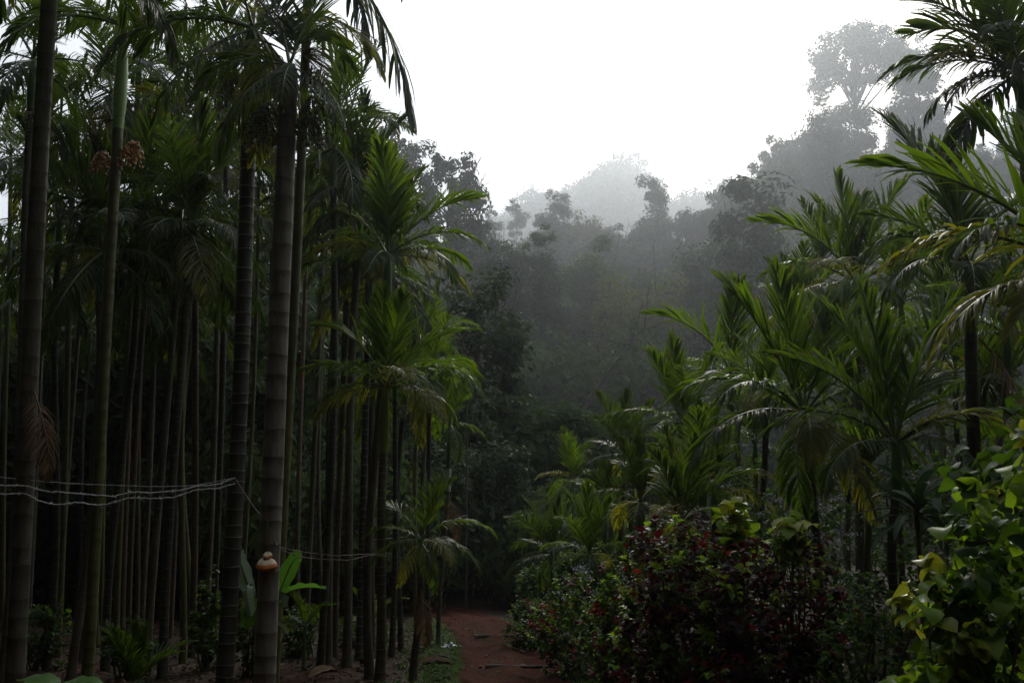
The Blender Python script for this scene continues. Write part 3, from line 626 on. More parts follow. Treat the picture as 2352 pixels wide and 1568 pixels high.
TP = {
    'round0': (10, tree_protos(1, 10, 3.6, 10, 2.2, 60, 9000, .17, 1.25, M['tree_a'])),
    'round1': (10, tree_protos(2, 10, 3.3, 10, 1.8, 55, 9000, .17, 1.2, M['tree_b'])),
    'tall0': (13, tree_protos(3, 13, 2.5, 13, 3, 60, 9000, .17, 1.05, M['tree_a'])),
    'tall1': (12, tree_protos(4, 12, 2.2, 12, 2, 46, 6500, .18, 1.0, M['tree_a'], open_=.5)),
    'mango0': (9, tree_protos(5, 9, 4.2, 9, 1.5, 80, 10000, .2, 1.2, M['tree_a'], droop=.9)),
    'mango1': (9, tree_protos(6, 9, 3.9, 9, 1.5, 70, 9500, .2, 1.25, M['tree_a'], droop=.7)),
    'bush0': (6, tree_protos(7, 6, 3.4, 6, .2, 60, 8500, .15, 1.15, M['tree_b'], droop=.3)),
    'bush1': (6, tree_protos(8, 6, 3.2, 6, .2, 55, 8000, .16, 1.2, M['tree_a'], droop=.4)),
    'olive0': (9, tree_protos(9, 9, 3.2, 9, 1.5, 55, 8000, .15, 1.1, M['tree_c'], droop=.2)),
    'open0': (14, tree_protos(10, 14, 5.6, 14, 5.5, 70, 10000, .19, 1.3, M['tree_b'], open_=.7, umbrella=True, limbs=20, trunk_r=.28)),
    'gap0': (12, tree_protos(11, 12, 3.0, 12, 4, 42, 5200, .2, .95, M['tree_a'], open_=.8, droop=.6, limbs=14)),
    'thin0': (11, tree_protos(12, 11, 2.0, 11, 4, 26, 2200, .17, .85, M['tree_b'], open_=.6, limbs=12, trunk_r=.1)),
}
def tree(kind, px, py, Y, wpx, label, group=None, seed=0, hs=1.0):
    """crown top at picture (px,py), depth Y, crown width about wpx picture px"""
    H, (tm, cm) = TP[kind]; Y = Y * K
    rng = np.random.default_rng(seed + 5000)
    rad = {'round0': 4.4, 'round1': 4.1, 'tall0': 3.2, 'tall1': 2.8, 'mango0': 5.0, 'mango1': 4.7, 'bush0': 4.2, 'bush1': 4.0, 'olive0': 4.0, 'open0': 6.4, 'gap0': 3.6, 'thin0': 2.6}[kind]
    s = wpx * m_per_px(Y) / (2 * rad)
    T = at(px, py, Y); sz = s * hs
    root = thing("tree", label, "tree", (T.x, T.y, T.z - H * sz), group, (0, 0, rng.uniform(0, 6.28)))
    root.scale = (s, s, sz)
    obj("trunk", tm, root); obj("crown", cm, root)
    return root
# trees that can be told apart
tree('gap0', 1028, 362, 79, 190, "tall dark tree with sky showing through its top, rising behind the sunlit palm frond", seed=1, hs=1.15)
tree('tall1', 955, 350, 84, 150, "dark tree left of the gappy tall tree behind the palm crowns", seed=2)
tree('gap0', 850, 300, 77, 230, "grey misty tree with visible boughs behind the hanging frond", seed=3)
tree('gap0', 790, 420, 88, 200, "misty open-branched tree between the pale trunk and the sunlit palm", seed=33)
tree('gap0', 1085, 520, 91, 130, "thin-topped dark tree on the left edge of the valley opening", seed=4)
tree('round0', 1160, 555, 70, 210, "dark rounded tree with a crooked limb at the left of the valley", seed=5, hs=1.15)
tree('thin0', 1225, 515, 74, 110, "thin-twigged tree top poking above the dark rounded tree", seed=6)
tree('tall0', 1245, 610, 74, 150, "dense dark tree right of the one with a crooked limb", seed=7)
tree('thin0', 1135, 475, 210.0, 55, "faint feathery tree on the misty skyline left of the far hill", seed=8)
tree('thin0', 1188, 455, 220.0, 70, "faint taller tree on the misty skyline, next right of the feathery one", seed=9)
tree('olive0', 1345, 500, 161, 150, "olive green flat-topped tree in the mist below the far hill", seed=10)
tree('round1', 1260, 508, 172, 120, "misty rounded tree left of the olive flat-topped tree", seed=11)
tree('tall1', 1492, 420, 166, 105, "conical tree standing up from the misty slope in the centre", seed=12, hs=1.15)
tree('bush1', 1500, 520, 154, 180, "wide bushy tree at the foot of the conical tree", seed=13)
tree('olive0', 1342, 578, 122, 85, "small pale green tree in the centre of the slope", seed=14)
tree('mango0', 1735, 432, 144, 290, "broad drooping-leaved tree crowning the slope left of the fan palms", seed=15)
tree('mango1', 1600, 478, 149, 190, "drooping-leaved tree between the conical tree and the broad drooping one", seed=16)
tree('olive0', 1790, 530, 122, 170, "yellowish bushy tree below the broad drooping-leaved tree", seed=17)
tree('open0', 1955, 66, 215, 290, "tall open-crowned tree with bare spreading limbs on top of the misty right ridge", seed=18)
tree('round0', 2085, 95, 235.0, 150, "pale misty tree right of the tall open-crowned tree", seed=19)
tree('tall0', 2100, 150, 180.0, 165, "darker dense tree on the ridge below and right of the open-crowned tree", seed=20)
tree('round0', 1925, 225, 195.0, 210, "dense domed tree on the ridge beneath the open-crowned tree", seed=21)
tree('gap0', 1800, 315, 190.0, 110, "ragged misty tree leaning out from the left end of the right ridge", seed=22)
tree('mango1', 1865, 300, 180.0, 190, "vine-draped mass of tree on the face of the right ridge", seed=23)
tree('thin0', 1715, 395, 160.0, 90, "twiggy pale tree at the foot of the right ridge", seed=24)
tree('olive0', 1870, 385, 219, 150, "bushy olive tree low on the right ridge behind the fan palm", seed=25)
# the rest of the wooded slopes
KIN = ['round0', 'round1', 'mango0', 'mango1', 'bush0', 'bush1', 'olive0', 'tall0']
rng = np.random.default_rng(77); cnt = 0
def tree_on_ground(kind, x, y, s, label, group, hs=1.0):
    H, (tm, cm) = TP[kind]
    if y > 48 and x > -.14 * y: x, y, s = x * K, y * K, s * K
    root = thing("tree", label, "tree", (x, y, gzf(x, y) - .1), group, (0, 0, rng.uniform(0, 6.28)))
    root.scale = (s, s, s * hs); obj("trunk", tm, root); obj("crown", cm, root)
for y in np.arange(50, 176, 10.5):
    for u in np.arange(-.11, .52, 8.4 / y):
        uu = u + rng.normal(0, .012); yy = y + rng.normal(0, 2.4)
        k = KIN[int(rng.choice(8, p=[.16, .14, .16, .14, .15, .15, .05, .05]))]
        s = rng.uniform(.95, 1.4)
        if k.startswith('bush'): s *= 1.15
        tree_on_ground(k, uu * yy, yy, s, "dark leafy tree among the dense woods on the near slope", "trees of the near wooded slope", rng.uniform(.85, 1.15)); cnt += 1
for u, y, k, s_ in ((-.305, 40, 'round0', 1.25), (-.265, 43, 'mango1', 1.5), (-.225, 41, 'bush0', 1.9), (-.19, 46, 'round1', 1.4), (-.36, 45, 'mango0', 1.5), (-.43, 42, 'round0', 1.3), (-.15, 44, 'bush1', 1.9)):
    tree_on_ground(k, u * y, y, s_, "dark bushy tree in the shade behind the palm stand", "shaded trees behind the palm stand", 1.15); cnt += 1
for x, y, k, s_ in ((-4.4, 31, 'bush1', .75), (-3.3, 34.5, 'round0', .62), (1.2, 33.5, 'bush1', .62), (2.6, 31, 'bush0', .62), (-.6, 37, 'round0', .6), (-3.6, 41, 'round0', .95), (-1.2, 44, 'tall0', .95), (1.4, 42, 'mango1', .9), (-6.5, 43, 'mango0', .95), (4.6, 45, 'bush1', 1.15), (-2.2, 37.5, 'bush1', .6), (2.4, 38, 'bush0', .7)):
    tree_on_ground(k, x, y, s_, "near-black tree in the deep shade where the path ends", "shaded trees at the end of the path"); cnt += 1
for y in np.arange(178, 236, 15):
    for u in np.arange(.17, .52, .06 * 110 / (y + 20)):
        uu = u + rng.normal(0, .012); yy = y + rng.normal(0, 4)
        if uu < .26: continue
        k = KIN[int(rng.integers(0, 8))]
        tree_on_ground(k, uu * yy, yy, rng.uniform(.9, 1.35), "hazy grey tree on the face of the right ridge", "hazy trees of the right ridge", rng.uniform(.85, 1.2)); cnt += 1
for y in (235, 262):
    for u in np.arange(-.08, .06, .022):
        uu = u + rng.normal(0, .005)
        tree_on_ground(KIN[int(rng.integers(0, 8))], uu * y, y + rng.normal(0, 5), rng.uniform(.8, 1.25), "faint tree on the misty rise at the valley head", "faint trees of the misty rise", 1.1); cnt += 1
for y in (29, 35, 42, 50, 57):
    for u in np.arange(-.60, -.10, .075):
        uu = u + rng.normal(0, .02); yy = y + rng.normal(0, 1.5)
        tree_on_ground(['bush0', 'bush1', 'round0', 'mango1'][int(rng.integers(0, 4))], uu * yy, yy, rng.uniform(.8, 1.2) * (1 + .022 * max(0, y - 35)), "dark bushy tree in the shade behind the palm stand", "shaded trees behind the palm stand", rng.uniform(.9, 1.2)); cnt += 1
print("scatter trees", cnt)
# far forested hill: one mass nobody could count
rng = np.random.default_rng(9); gm = Geo()
for y in np.concatenate([np.full(60, 655), rng.uniform(420, 655, 420)]):
    u = rng.uniform(-.10, .34); y = y * K; x = u * y; z = gzf(x, y)
    rx = rng.uniform(6, 13) * K; hh = rng.uniform(10, 22) * K; n = 420
    cl = nrm(rng.normal(size=(14, 3))) * rng.uniform(.4, 1, (14, 1)); pk = rng.integers(0, 14, n)
    off = cl[pk] + nrm(rng.normal(size=(n, 3))) * rng.uniform(0, .42, (n, 1))
    P = off * np.array([rx, rx, hh * .45]) + np.array([x, y, z + hh * .6])
    V, F = leaf_quads(rng, P, nrm(off + rng.normal(size=(n, 3)) * .4), 2.1, .6)
    gm.add(V, F, 0, rng.uniform(0, 1))
fo = obj("far_forest", gm.build("far_forest", [M['far']], smooth=False)); tag(fo, "pale forest covering the distant hill in the mist", "forest", kind='stuff')

# plantation behind and beside the camera: unseen leaf clumps added to block sky light
rng = np.random.default_rng(31); gm = Geo(); nc = 0
while nc < 1150:
    x = rng.uniform(-32, 30); y = rng.uniform(-17, 40); z = 17 * rng.uniform(0, 1) ** .85
    edge = .66 * max(y, 0) + 5.5
    if y < -3.5: pass
    elif x < -edge and x > -edge - 12: pass
    elif edge < x < edge + 10 and z < 8: pass
    else: continue
    nc += 1; n = 110; off = nrm(rng.normal(size=(n, 3))) * rng.uniform(.2, 1, (n, 1)) * np.array([2.3, 2.3, 1.6])
    V, F = leaf_quads(rng, off + np.array([x, y, z + gzf(x, y)]), off + rng.normal(size=(n, 3)), .5, .4); gm.add(V, F, 0, rng.uniform(0, 1))
fo = obj("sky_blocking_forest", gm.build("sky_blocking_forest", [M['tree_a']], smooth=False)); tag(fo, "unseen forest foliage added round the clearing to block sky light", "forest", kind='stuff')

# bare trees
def bare_tree(label, P, Y, r0, twigs, seed, mat_, spread=1.0):
    rng = np.random.default_rng(seed)
    pts = np.array([at(px, py, Y) for px, py in P]); b = pts[0].copy(); base = np.array([b[0], b[1], gzf(b[0], b[1]) - .1])
    root = thing("bare_tree", label, "tree", tuple(base))
    g1 = Geo(); full = np.concatenate([[base], pts]) - base
    t = np.linspace(0, 1, 24); ti = np.linspace(0, 1, len(full))
    C = np.stack([np.interp(t, ti, full[:, i]) for i in range(3)], -1)
    g1.tube(C, r0 * (1.1 - t), 7, 0); obj("trunk", g1.build("trunk", [mat_]), root)
    g2 = Geo()
    for i in range(twigs):
        s0 = C[int(rng.integers(9, 23))]; d = nrm(rng.normal(size=3) * np.array([1, .6, .6]) + np.array([.3, 0, .55])) * rng.uniform(.7, 2.2) * spread
        tt = np.linspace(0, 1, 7)[:, None]; Q = s0 + d * tt + np.cumsum(rng.normal(0, .05, (7, 3)), 0)
        g2.tube(Q, r0 * .28 * (1.1 - tt[:, 0]), 4, 0)
        for w_ in range(3):
            s1 = Q[int(rng.integers(2, 6))]; d2 = nrm(d + rng.normal(size=3) * .8) * rng.uniform(.3, .9) * spread
            g2.tube(s1 + d2 * tt + np.cumsum(rng.normal(0, .025, (7, 3)), 0), r0 * .1 * (1.2 - tt[:, 0]), 3, 0)
    obj("branch", g2.build("branch", [mat_]), root)
bare_tree("leaning bare tree with thin crooked branches above the shaded palms", [(1325, 1000), (1345, 930), (1395, 855), (1440, 800), (1490, 740)], 88, .24, 18, 4, M['bark'], 2.5)
bare_tree("small pale bare sapling at the dark valley edge beside the path-side palms", [(1073, 900), (1070, 820), (1060, 760)], 31, .035, 8, 5, M['bark'], .6)
bare_tree("thin bare tree with wispy branches halfway up the near slope", [(1385, 900), (1372, 800), (1400, 720)], 95, .12, 12, 6, M['bark'], 2.0)

# ------------------------------------------------------------------ shrubs
def leaf_blades(rng, base, d, up, length, width, curl):
    """ovate leaves: n leaves of 5 rows x 3 verts"""
    n = len(base); rows = 5; prof = np.array([.12, .85, 1.0, .62, .03])
    D = nrm(d); W = nrm(np.cross(D, up)); cur = base.copy(); st = []
    for r in range(rows):
        Nn = nrm(np.cross(W, D)); hw = (width * prof[r])[:, None]
        wav = rng.normal(0, .10, (n, 2, 1)) * hw[:, None]
        st.append(np.stack([cur - W * hw + Nn * (hw * .34 + wav[:, 0]), cur, cur + W * hw + Nn * (hw * .34 + wav[:, 1])], 1))
        D = nrm(D + np.array([0, 0, -1.0]) * (curl * .3)[:, None]); cur = cur + D * (length / (rows - 1))[:, None]
    V = np.stack(st, 1).reshape(-1, 3)
    b = (np.arange(n) * 15)[:, None, None] + (np.arange(4) * 3)[None, :, None] + np.arange(2)[None, None]; b = b.reshape(-1)
    F = np.stack([b, b + 1, b + 4, b + 3], -1)
    edge = np.tile(np.array([1.0, 0, 1.0] * 5), n); edge = edge.reshape(n, 5, 3); edge[:, 4] = 1; edge = edge.ravel()
    return V, F, edge
def shrub(name, label, cat, C, rad, nshoot, leaf, mats, weights, seed, group=None, per=8, flowers=0, stems=14, curl=1.2, wr=.42, upn=.25, zones=None, flower_r=.04, inner=.3):
    rng = np.random.default_rng(seed)
    C = np.array(C, float); base = np.array([C[0], C[1], gzf(C[0], C[1]) - .03])
    root = thing(name, label, cat, tuple(base), group)
    rad = np.array(rad, float); cen = C - base
    d = nrm(rng.normal(size=(nshoot, 3)))
    lob = 1 + .16 * np.sin(4 * np.arctan2(d[:, 1], d[:, 0]) + seed) + .14 * np.sin(6 * d[:, 2] + seed) + rng.normal(0, .07, nshoot)
    sc = np.where(rng.uniform(0, 1, nshoot) < inner, rng.uniform(.5, .9, nshoot), rng.uniform(.88, 1.05, nshoot)) * lob
    tip = d * sc[:, None] * rad + cen
    tip[:, 2] = np.maximum(tip[:, 2], .05)
    # colour by shoot
    ms = rng.choice(len(mats), nshoot, p=np.array(weights) / sum(weights))
    if zones is not None: ms = zones(tip, ms, rng)
    n = nshoot * per
    sh = np.repeat(np.arange(nshoot), per)
    k = np.tile(np.arange(per), nshoot)
    az = k * 2.4 + rng.uniform(0, 6, nshoot)[sh] + rng.normal(0, .3, n); el = .9 - 1.3 * (k / per) + rng.normal(0, .25, n)
    out = nrm(np.stack([d[:, 0], d[:, 1], np.abs(d[:, 2]) * .6 + .5], -1))[sh]
    dd = np.stack([np.cos(az) * np.cos(el), np.sin(az) * np.cos(el), np.sin(el)], -1) + out * .45
    ln = leaf * rng.uniform(.38, 1.25, n); bs = tip[sh] - out * (k / per * leaf * 1.1)[:, None] + rng.normal(0, leaf * .12, (n, 3))
    V, F, edge = leaf_blades(rng, bs, dd, np.tile([0, 0, 1.0], (n, 1)) + rng.normal(0, upn, (n, 3)), ln, ln * wr, curl * rng.uniform(.4, 1.3, n))
    tint = np.repeat(rng.uniform(0, 1, n), 15)
    me = mesh("foliage", V, [F], mats, np.repeat(ms[sh], 8), True, {"tint": tint, "edge": edge})
    obj("foliage", me, root)
    g1 = Geo()
    for i in range(stems):
        e = tip[int(rng.integers(nshoot))]; s0 = np.array([rng.normal(0, rad[0] * .25), rng.normal(0, rad[1] * .25), 0]); t = np.linspace(0, 1, 7)[:, None]
        g1.tube(s0 + (e - s0) * t + np.array([0, 0, 1]) * (np.sin(t * np.pi) * .1) + np.cumsum(rng.normal(0, .012, (7, 3)), 0), .011 * (1.15 - t[:, 0]) + .002, 5, 0)
    obj("stem", g1.build("stem", [M['stem']]), root)
    if flowers:
        top = tip[np.argsort(-tip[:, 2] + rng.normal(0, rad[2] * .35, nshoot))[:flowers]]
        g3 = Geo()
        for p in top:
            m_ = 26; off = rng.normal(0, 1, (m_, 3)) * np.array([flower_r, flower_r, flower_r * .45]); q = p + off + np.array([0, 0, leaf * .7])
            Vq, Fq = leaf_quads(rng, q, rng.normal(size=(m_, 3)) + np.array([0, 0, 1]), .011, .8); g3.add(Vq, Fq, 0, rng.uniform(0, 1))
            g3.tube(np.stack([p, p + np.array([0, 0, leaf * .7])]), .003, 4, 1)
        obj("blossom", g3.build("blossom", [M['blossom'], M['stem']]), root)
    return root
def ell(px0, px1, py0, Y):
    """centre and radii of a shrub spanning px0..px1, top py0, standing on the ground at depth Y"""
    a = at(px0, py0, Y); b = at(px1, py0, Y); cx = (a.x + b.x) / 2; zt = a.z; zb = gzf(cx, Y)
    return (cx, Y, zb + (zt - zb) * .48), ((b.x - a.x) / 2, (b.x - a.x) / 2 * .75, (zt - zb) * .52)

def hedge_tips(tip, ms, rng):     # fresh lime shoots along the top edge of the hedge
    z = (tip[:, 2] - tip[:, 2].min()) / np.ptp(tip[:, 2]); r_ = rng.uniform(0, 1, len(ms)); xl = (tip[:, 0] - tip[:, 0].min()) / np.ptp(tip[:, 0])
    return np.where(((z > .72) & (r_ < .22)) | ((xl < .14) & (z > .3) & (r_ < .55)), 2, ms)
def yellow_top(tip, ms, rng):     # some shoots in the upper part of the bush are yellow
    z = (tip[:, 2] - tip[:, 2].min()) / np.ptp(tip[:, 2]); r_ = rng.uniform(0, 1, len(ms))
    return np.where((z > .6) & (r_ < .12), 1, ms)
c, r_ = ell(2085, 2560, 1050, 4.9)
shrub("variegated_shrub", "near shrub at the right corner with large curled green and yellow leaves", "shrub", c, r_, 240, .12, [M['lime'], M['yellow'], M['green']], [.34, .03, .63], 1, per=6, zones=yellow_top, wr=.50, stems=26, upn=.7, curl=2.0)
c, r_ = ell(2040, 2300, 1290, 4.8)
shrub("variegated_shrub", "lower shoots of curled lime leaves spilling left from the corner shrub", "shrub", c, r_, 100, .125, [M['lime'], M['yellow'], M['green']], [.5, .06, .44], 17, per=6, zones=yellow_top, wr=.48, stems=16, upn=.7, curl=2.0)
c, r_ = ell(2180, 2560, 1060, 5.8)
shrub("variegated_shrub", "taller yellow-green shrub behind the corner shrub at the right edge", "shrub", c, r_, 190, .125, [M['lime'], M['yellow'], M['green']], [.38, .03, .59], 2, per=7, zones=yellow_top, wr=.48, upn=.7, curl=2.0)
c, r_ = ell(1425, 1700, 1235, 9.6)
shrub("copperleaf_hedge", "hedge of dark maroon and red leaves beside the path with yellow tips on its left", "shrub", c, r_, 620, .085, [M['maroon'], M['red'], M['lime'], M['green']], [.66, .12, .06, .16], 3, zones=hedge_tips, per=7, stems=24)
c, r_ = ell(1600, 1930, 1250, 9.0)
shrub("copperleaf_hedge", "right half of the maroon hedge, nearly black leaves under a yellow sprig", "shrub", c, r_, 620, .085, [M['maroon'], M['red'], M['lime'], M['green']], [.74, .07, .05, .14], 4, zones=hedge_tips, per=7, stems=24)
c = at(1697, 1195, 9.6)
shrub("variegated_shrub", "round tuft of bright lime leaves above the maroon hedge", "shrub", (c.x, c.y, c.z - .05), (.20, .18, .22), 34, .12, [M['lime'], M['yellow']], [.65, .35], 5, per=7, stems=10, wr=.46)
c = at(1815, 1225, 8.8)
shrub("variegated_shrub", "upright sprig of yellow leaves standing over the right half of the maroon hedge", "shrub", (c.x, c.y, c.z - .03), (.13, .12, .19), 20, .13, [M['lime'], M['yellow']], [.35, .65], 6, per=7, stems=8, wr=.42, curl=1.6)
c, r_ = ell(1225, 1440, 1335, 14)
shrub("flowering_shrub", "flowering green hedge with small white heads and red leaves at the path side", "shrub", c, r_, 420, .075, [M['green'], M['lime'], M['red']], [.62, .2, .18], 7, per=7, flowers=26)
c, r_ = ell(1350, 1500, 1350, 12)
shrub("flowering_shrub", "mixed green and red shrub between the white-flowered hedge and the maroon hedge", "shrub", c, r_, 320, .075, [M['green'], M['lime'], M['red']], [.5, .24, .26], 8, per=7, flowers=4)
c, r_ = ell(1170, 1290, 1385, 18)
shrub("shrub", "dim shrub with red leaf tips at the far end of the path-side hedge", "shrub", c, r_, 260, .075, [M['green'], M['red'], M['maroon']], [.7, .14, .16], 9, per=7)
c, r_ = ell(1720, 1960, 1130, 11)
shrub("flowering_weed", "tall flowering weeds with lilac white heads behind the maroon hedge", "weed", c, r_, 300, .06, [M['weed'], M['green']], [.7, .3], 10, per=7, flowers=46, wr=.34)
c, r_ = ell(1640, 1800, 1120, 12)
shrub("shrub", "fine-leaved green bush behind the round lime tuft", "shrub", c, r_, 420, .05, [M['green'], M['weed']], [.5, .5], 11, per=7)
c, r_ = ell(1880, 2120, 1330, 8)
shrub("shrub", "dark scrub between the maroon hedge and the corner shrub", "shrub", c, r_, 320, .055, [M['green'], M['weed'], M['maroon']], [.5, .35, .15], 12, per=7, stems=40)
c, r_ = ell(1930, 2330, 1250, 11.5)
shrub("shrub", "dim weedy scrub below the twin-fronded palm", "shrub", c, r_, 420, .07, [M['green'], M['weed']], [.6, .4], 13, per=7, stems=40)
c, r_ = ell(1480, 1640, 1270, 12.5)
shrub("shrub", "dark bush under the young hedge palm", "shrub", c, r_, 300, .07, [M['green'], M['weed']], [.7, .3], 14, per=7)
for i, (a, b, t, Y) in enumerate([(1180, 1330, 1290, 24), (1280, 1420, 1240, 21), (1400, 1600, 1200, 18), (1600, 1850, 1080, 17), (1820, 2080, 1020, 18), (2050, 2330, 1020, 16), (2200, 2420, 1080, 12)]):
    c, r_ = ell(a, b, t, Y)
    shrub("shrub", "shadowy undergrowth bush filling the gaps between the right-hand palms", "shrub", c, r_, 420, .11, [M['green'], M['weed']], [.6, .4], 30 + i, group="undergrowth between the right-hand palms", per=6)
for i, (a, b, t, Y) in enumerate([(40, 160, 1370, 15), (250, 360, 1420, 14), (440, 520, 1330, 15), (540, 640, 1380, 14), (640, 740, 1400, 17), (760, 900, 1420, 19)]):
    c, r_ = ell(a, b, t, Y)
    shrub("shrub", "dim leafy plant growing low among the palm trunks", "shrub", c, r_, 110, .09, [M['green'], M['weed']], [.6, .4], 50 + i, group="low plants among the palm trunks", per=6)

# rosette plant with strap leaves
def strap_leaf(rng, L, W_, elev, bend, rows=9, fold=.25, wave=.06):
    s = np.linspace(0, 1, rows); th = R(elev) - R(bend) * s ** 1.3; ds = L / (rows - 1)
    x = np.concatenate([[0], np.cumsum(np.cos(th[:-1]) * ds)]); z = np.concatenate([[0], np.cumsum(np.sin(th[:-1]) * ds)])
    hw = W_ / 2 * np.interp(s, [0, .15, .45, .8, 1], [.25, .75, 1, .7, .02]); cols = np.array([-1, -.5, 0, .5, 1])
    Y_ = hw[:, None] * cols[None]; Z_ = z[:, None] + np.abs(Y_) * fold + wave * hw[:, None] * np.sin(s * 21 + rng.uniform(0, 6))[:, None] * np.abs(cols)[None]
    V = np.stack([np.repeat(x[:, None], 5, 1), Y_, Z_], -1).reshape(-1, 3)
    b = (np.arange(rows - 1)[:, None] * 5 + np.arange(4)[None]).ravel()
    return V, np.stack([b, b + 1, b + 6, b + 5], -1)
def rotz(V, a): c_, s_ = math.cos(a), math.sin(a); return np.stack([V[:, 0] * c_ - V[:, 1] * s_, V[:, 0] * s_ + V[:, 1] * c_, V[:, 2]], -1)
def rosette(label, P, Y, n, L, W_, seed, stem=True):
    rng = np.random.default_rng(seed); T = np.array(at(*P, Y)); base = np.array([T[0], T[1], gzf(T[0], T[1]) - .03])
    root = thing("rosette_plant", label, "plant", tuple(base)); h = T - base
    g1 = Geo(); t = np.linspace(0, 1, 6)[:, None]; g1.tube(h * t, .02, 7, 0); obj("stem", g1.build("stem", [M['stem']]), root)
    for i in range(n):
        V, F = strap_leaf(rng, L * rng.uniform(.8, 1.15), W_, 66 - 80 * i / n + rng.normal(0, 5), 55 + 25 * rng.uniform())
        gm = Geo(); gm.add(V, F, 0, rng.uniform(0, 1)); obj("leaf", gm.build("leaf", [M['strap']]), root, tuple(h - np.array([0, 0, .15 * i / n])), (0, 0, i * 2.4 + rng.normal(0, .2)))
rosette("dark rosette plant with broad strap leaves under the twin-fronded palm", (2105, 1150), 8.2, 26, .58, .085, 3)

# banana plant behind the pale trunk
def banana():
    rng = np.random.default_rng(12); Y = 9.4; b = at(596, 1560, Y); base = np.array([b.x, Y, gzf(b.x, Y) - .03])
    root = thing("banana_plant", "banana plant behind the pale trunk with one bright backlit leaf tip", "banana plant", tuple(base))
    c = np.array(at(604, 1440, Y)) - base; g1 = Geo(); t = np.linspace(0, 1, 8)[:, None]; g1.tube(c * t, .07 * (1.1 - .5 * t[:, 0]), 10, 0); obj("stem", g1.build("stem", [M['shaft']]), root)
    # each leaf: mid-rib points in the picture with depth, half width px, material, roll
    LV = [([(612, 1430, 9.4), (634, 1385, 9.4), (655, 1325, 9.4), (677, 1279, 9.4), (694, 1282, 9.4)], 19, 'banana', 'bright backlit leaf', 0.15),
          ([(612, 1430, 9.4), (640, 1372, 9.4), (675, 1352, 9.3), (715, 1347, 9.2), (746, 1352, 9.1)], 22, 'banana', None, 1.35),
          ([(600, 1430, 9.4), (572, 1350, 9.4), (552, 1290, 9.4), (540, 1262, 9.4)], 20, 'banana_pale', 'pale torn leaf', .55),
          ([(600, 1430, 9.4), (578, 1380, 9.2), (566, 1400, 9.1), (566, 1445, 9.1)], 20, 'banana', 'dark hanging leaf', .3),
          ([(600, 1430, 9.4), (570, 1335, 9.2), (566, 1360, 9.1), (577, 1415, 9.0)], 13, 'banana_pale', None, .2),
          ([(615, 1420, 9.4), (636, 1368, 9.3), (650, 1375, 9.2), (647, 1395, 9.2)], 14, 'banana_pale', None, .4),
          ([(610, 1440, 9.4), (634, 1432, 9.3), (650, 1443, 9.2), (662, 1455, 9.2)], 11, 'banana_pale', 'pale low leaf', .7)]
    for pts, hw, mt, lb, roll in LV:
        Q = np.array([np.array(at(a, b_, d)) for a, b_, d in pts]) - base; k = 14; t = np.linspace(0, 1, k); ti = np.linspace(0, 1, len(Q))
        Cc = np.stack([np.interp(t, ti, Q[:, i]) for i in range(3)], -1)
        for _ in range(2): Cc[1:-1] = (Cc[:-2] + 2 * Cc[1:-1] + Cc[2:]) / 4
        Tn = nrm(np.gradient(Cc, axis=0)); A = nrm(np.cross(Tn, np.array([0, 1.0, 0]))); Bn = np.cross(Tn, A)
        W_ = A * math.cos(roll) + Bn * math.sin(roll); Nn = nrm(np.cross(W_, Tn))
        hwm = hw * m_per_px(9.4) * np.interp(t, [0, .18, .35, .75, .93, 1], [.05, .08, .85, 1, .8, .15]); cols = np.linspace(-1, 1, 9)
        rag = rng.normal(0, .1, (k, 9)) * (np.abs(cols) > .9)
        V = Cc[:, None] + W_[:, None] * (hwm[:, None] * (cols[None] + rag))[..., None] + Nn[:, None] * (np.abs(cols)[None] * hwm[:, None] * (.35 + .12 * np.sin(t * 30)[:, None]))[..., None]
        b_ = (np.arange(k - 1)[:, None] * 9 + np.arange(8)[None]).ravel()
        gm = Geo(); gm.add(V.reshape(-1, 3), np.stack([b_, b_ + 1, b_ + 10, b_ + 9], -1), 0, .5); gm.tube(Cc, .009 * (1.2 - t), 6, 1)
        obj("leaf", gm.build("leaf", [M[mt], M['rachis']]), root, label=lb)
banana()
# seedling palm and a broad leaf in the dark corner
def seedling(label, P, Y, n, fs, seed, classes):
    rng = np.random.default_rng(seed); T = np.array(at(*P, Y)); base = np.array([T[0], T[1], gzf(T[0], T[1])])
    root = thing("palm_seedling", label, "palm seedling", tuple(base)); h = T - base
    g1 = Geo(); t = np.linspace(0, 1, 6)[:, None]; g1.tube(h * t, .03 * (1.1 - .5 * t[:, 0]), 8, 0); obj("stem", g1.build("stem", [M['shaft']]), root)
    for i in range(n): obj("frond", FR[classes[i % len(classes)], int(rng.integers(3))], root, tuple(h), (0, 0, i * 2.4 + seed), fs * rng.uniform(.85, 1.1))
seedling("palm seedling with short fan leaves at the foot of the green-shafted palm's trunk", (308, 1580), 9.6, 8, .36, 2, ['spear_dark', 'up_dark', 'mid_dark', 'up_dark', 'arch_dark'])
seedling("small palm seedling on the litter behind the banana plant", (700, 1440), 15, 6, .35, 3, ['up', 'mid', 'arch'])
seedling("small palm seedling on the ground right of the close row of trunks", (845, 1440), 18, 6, .42, 4, ['up', 'mid', 'arch'])
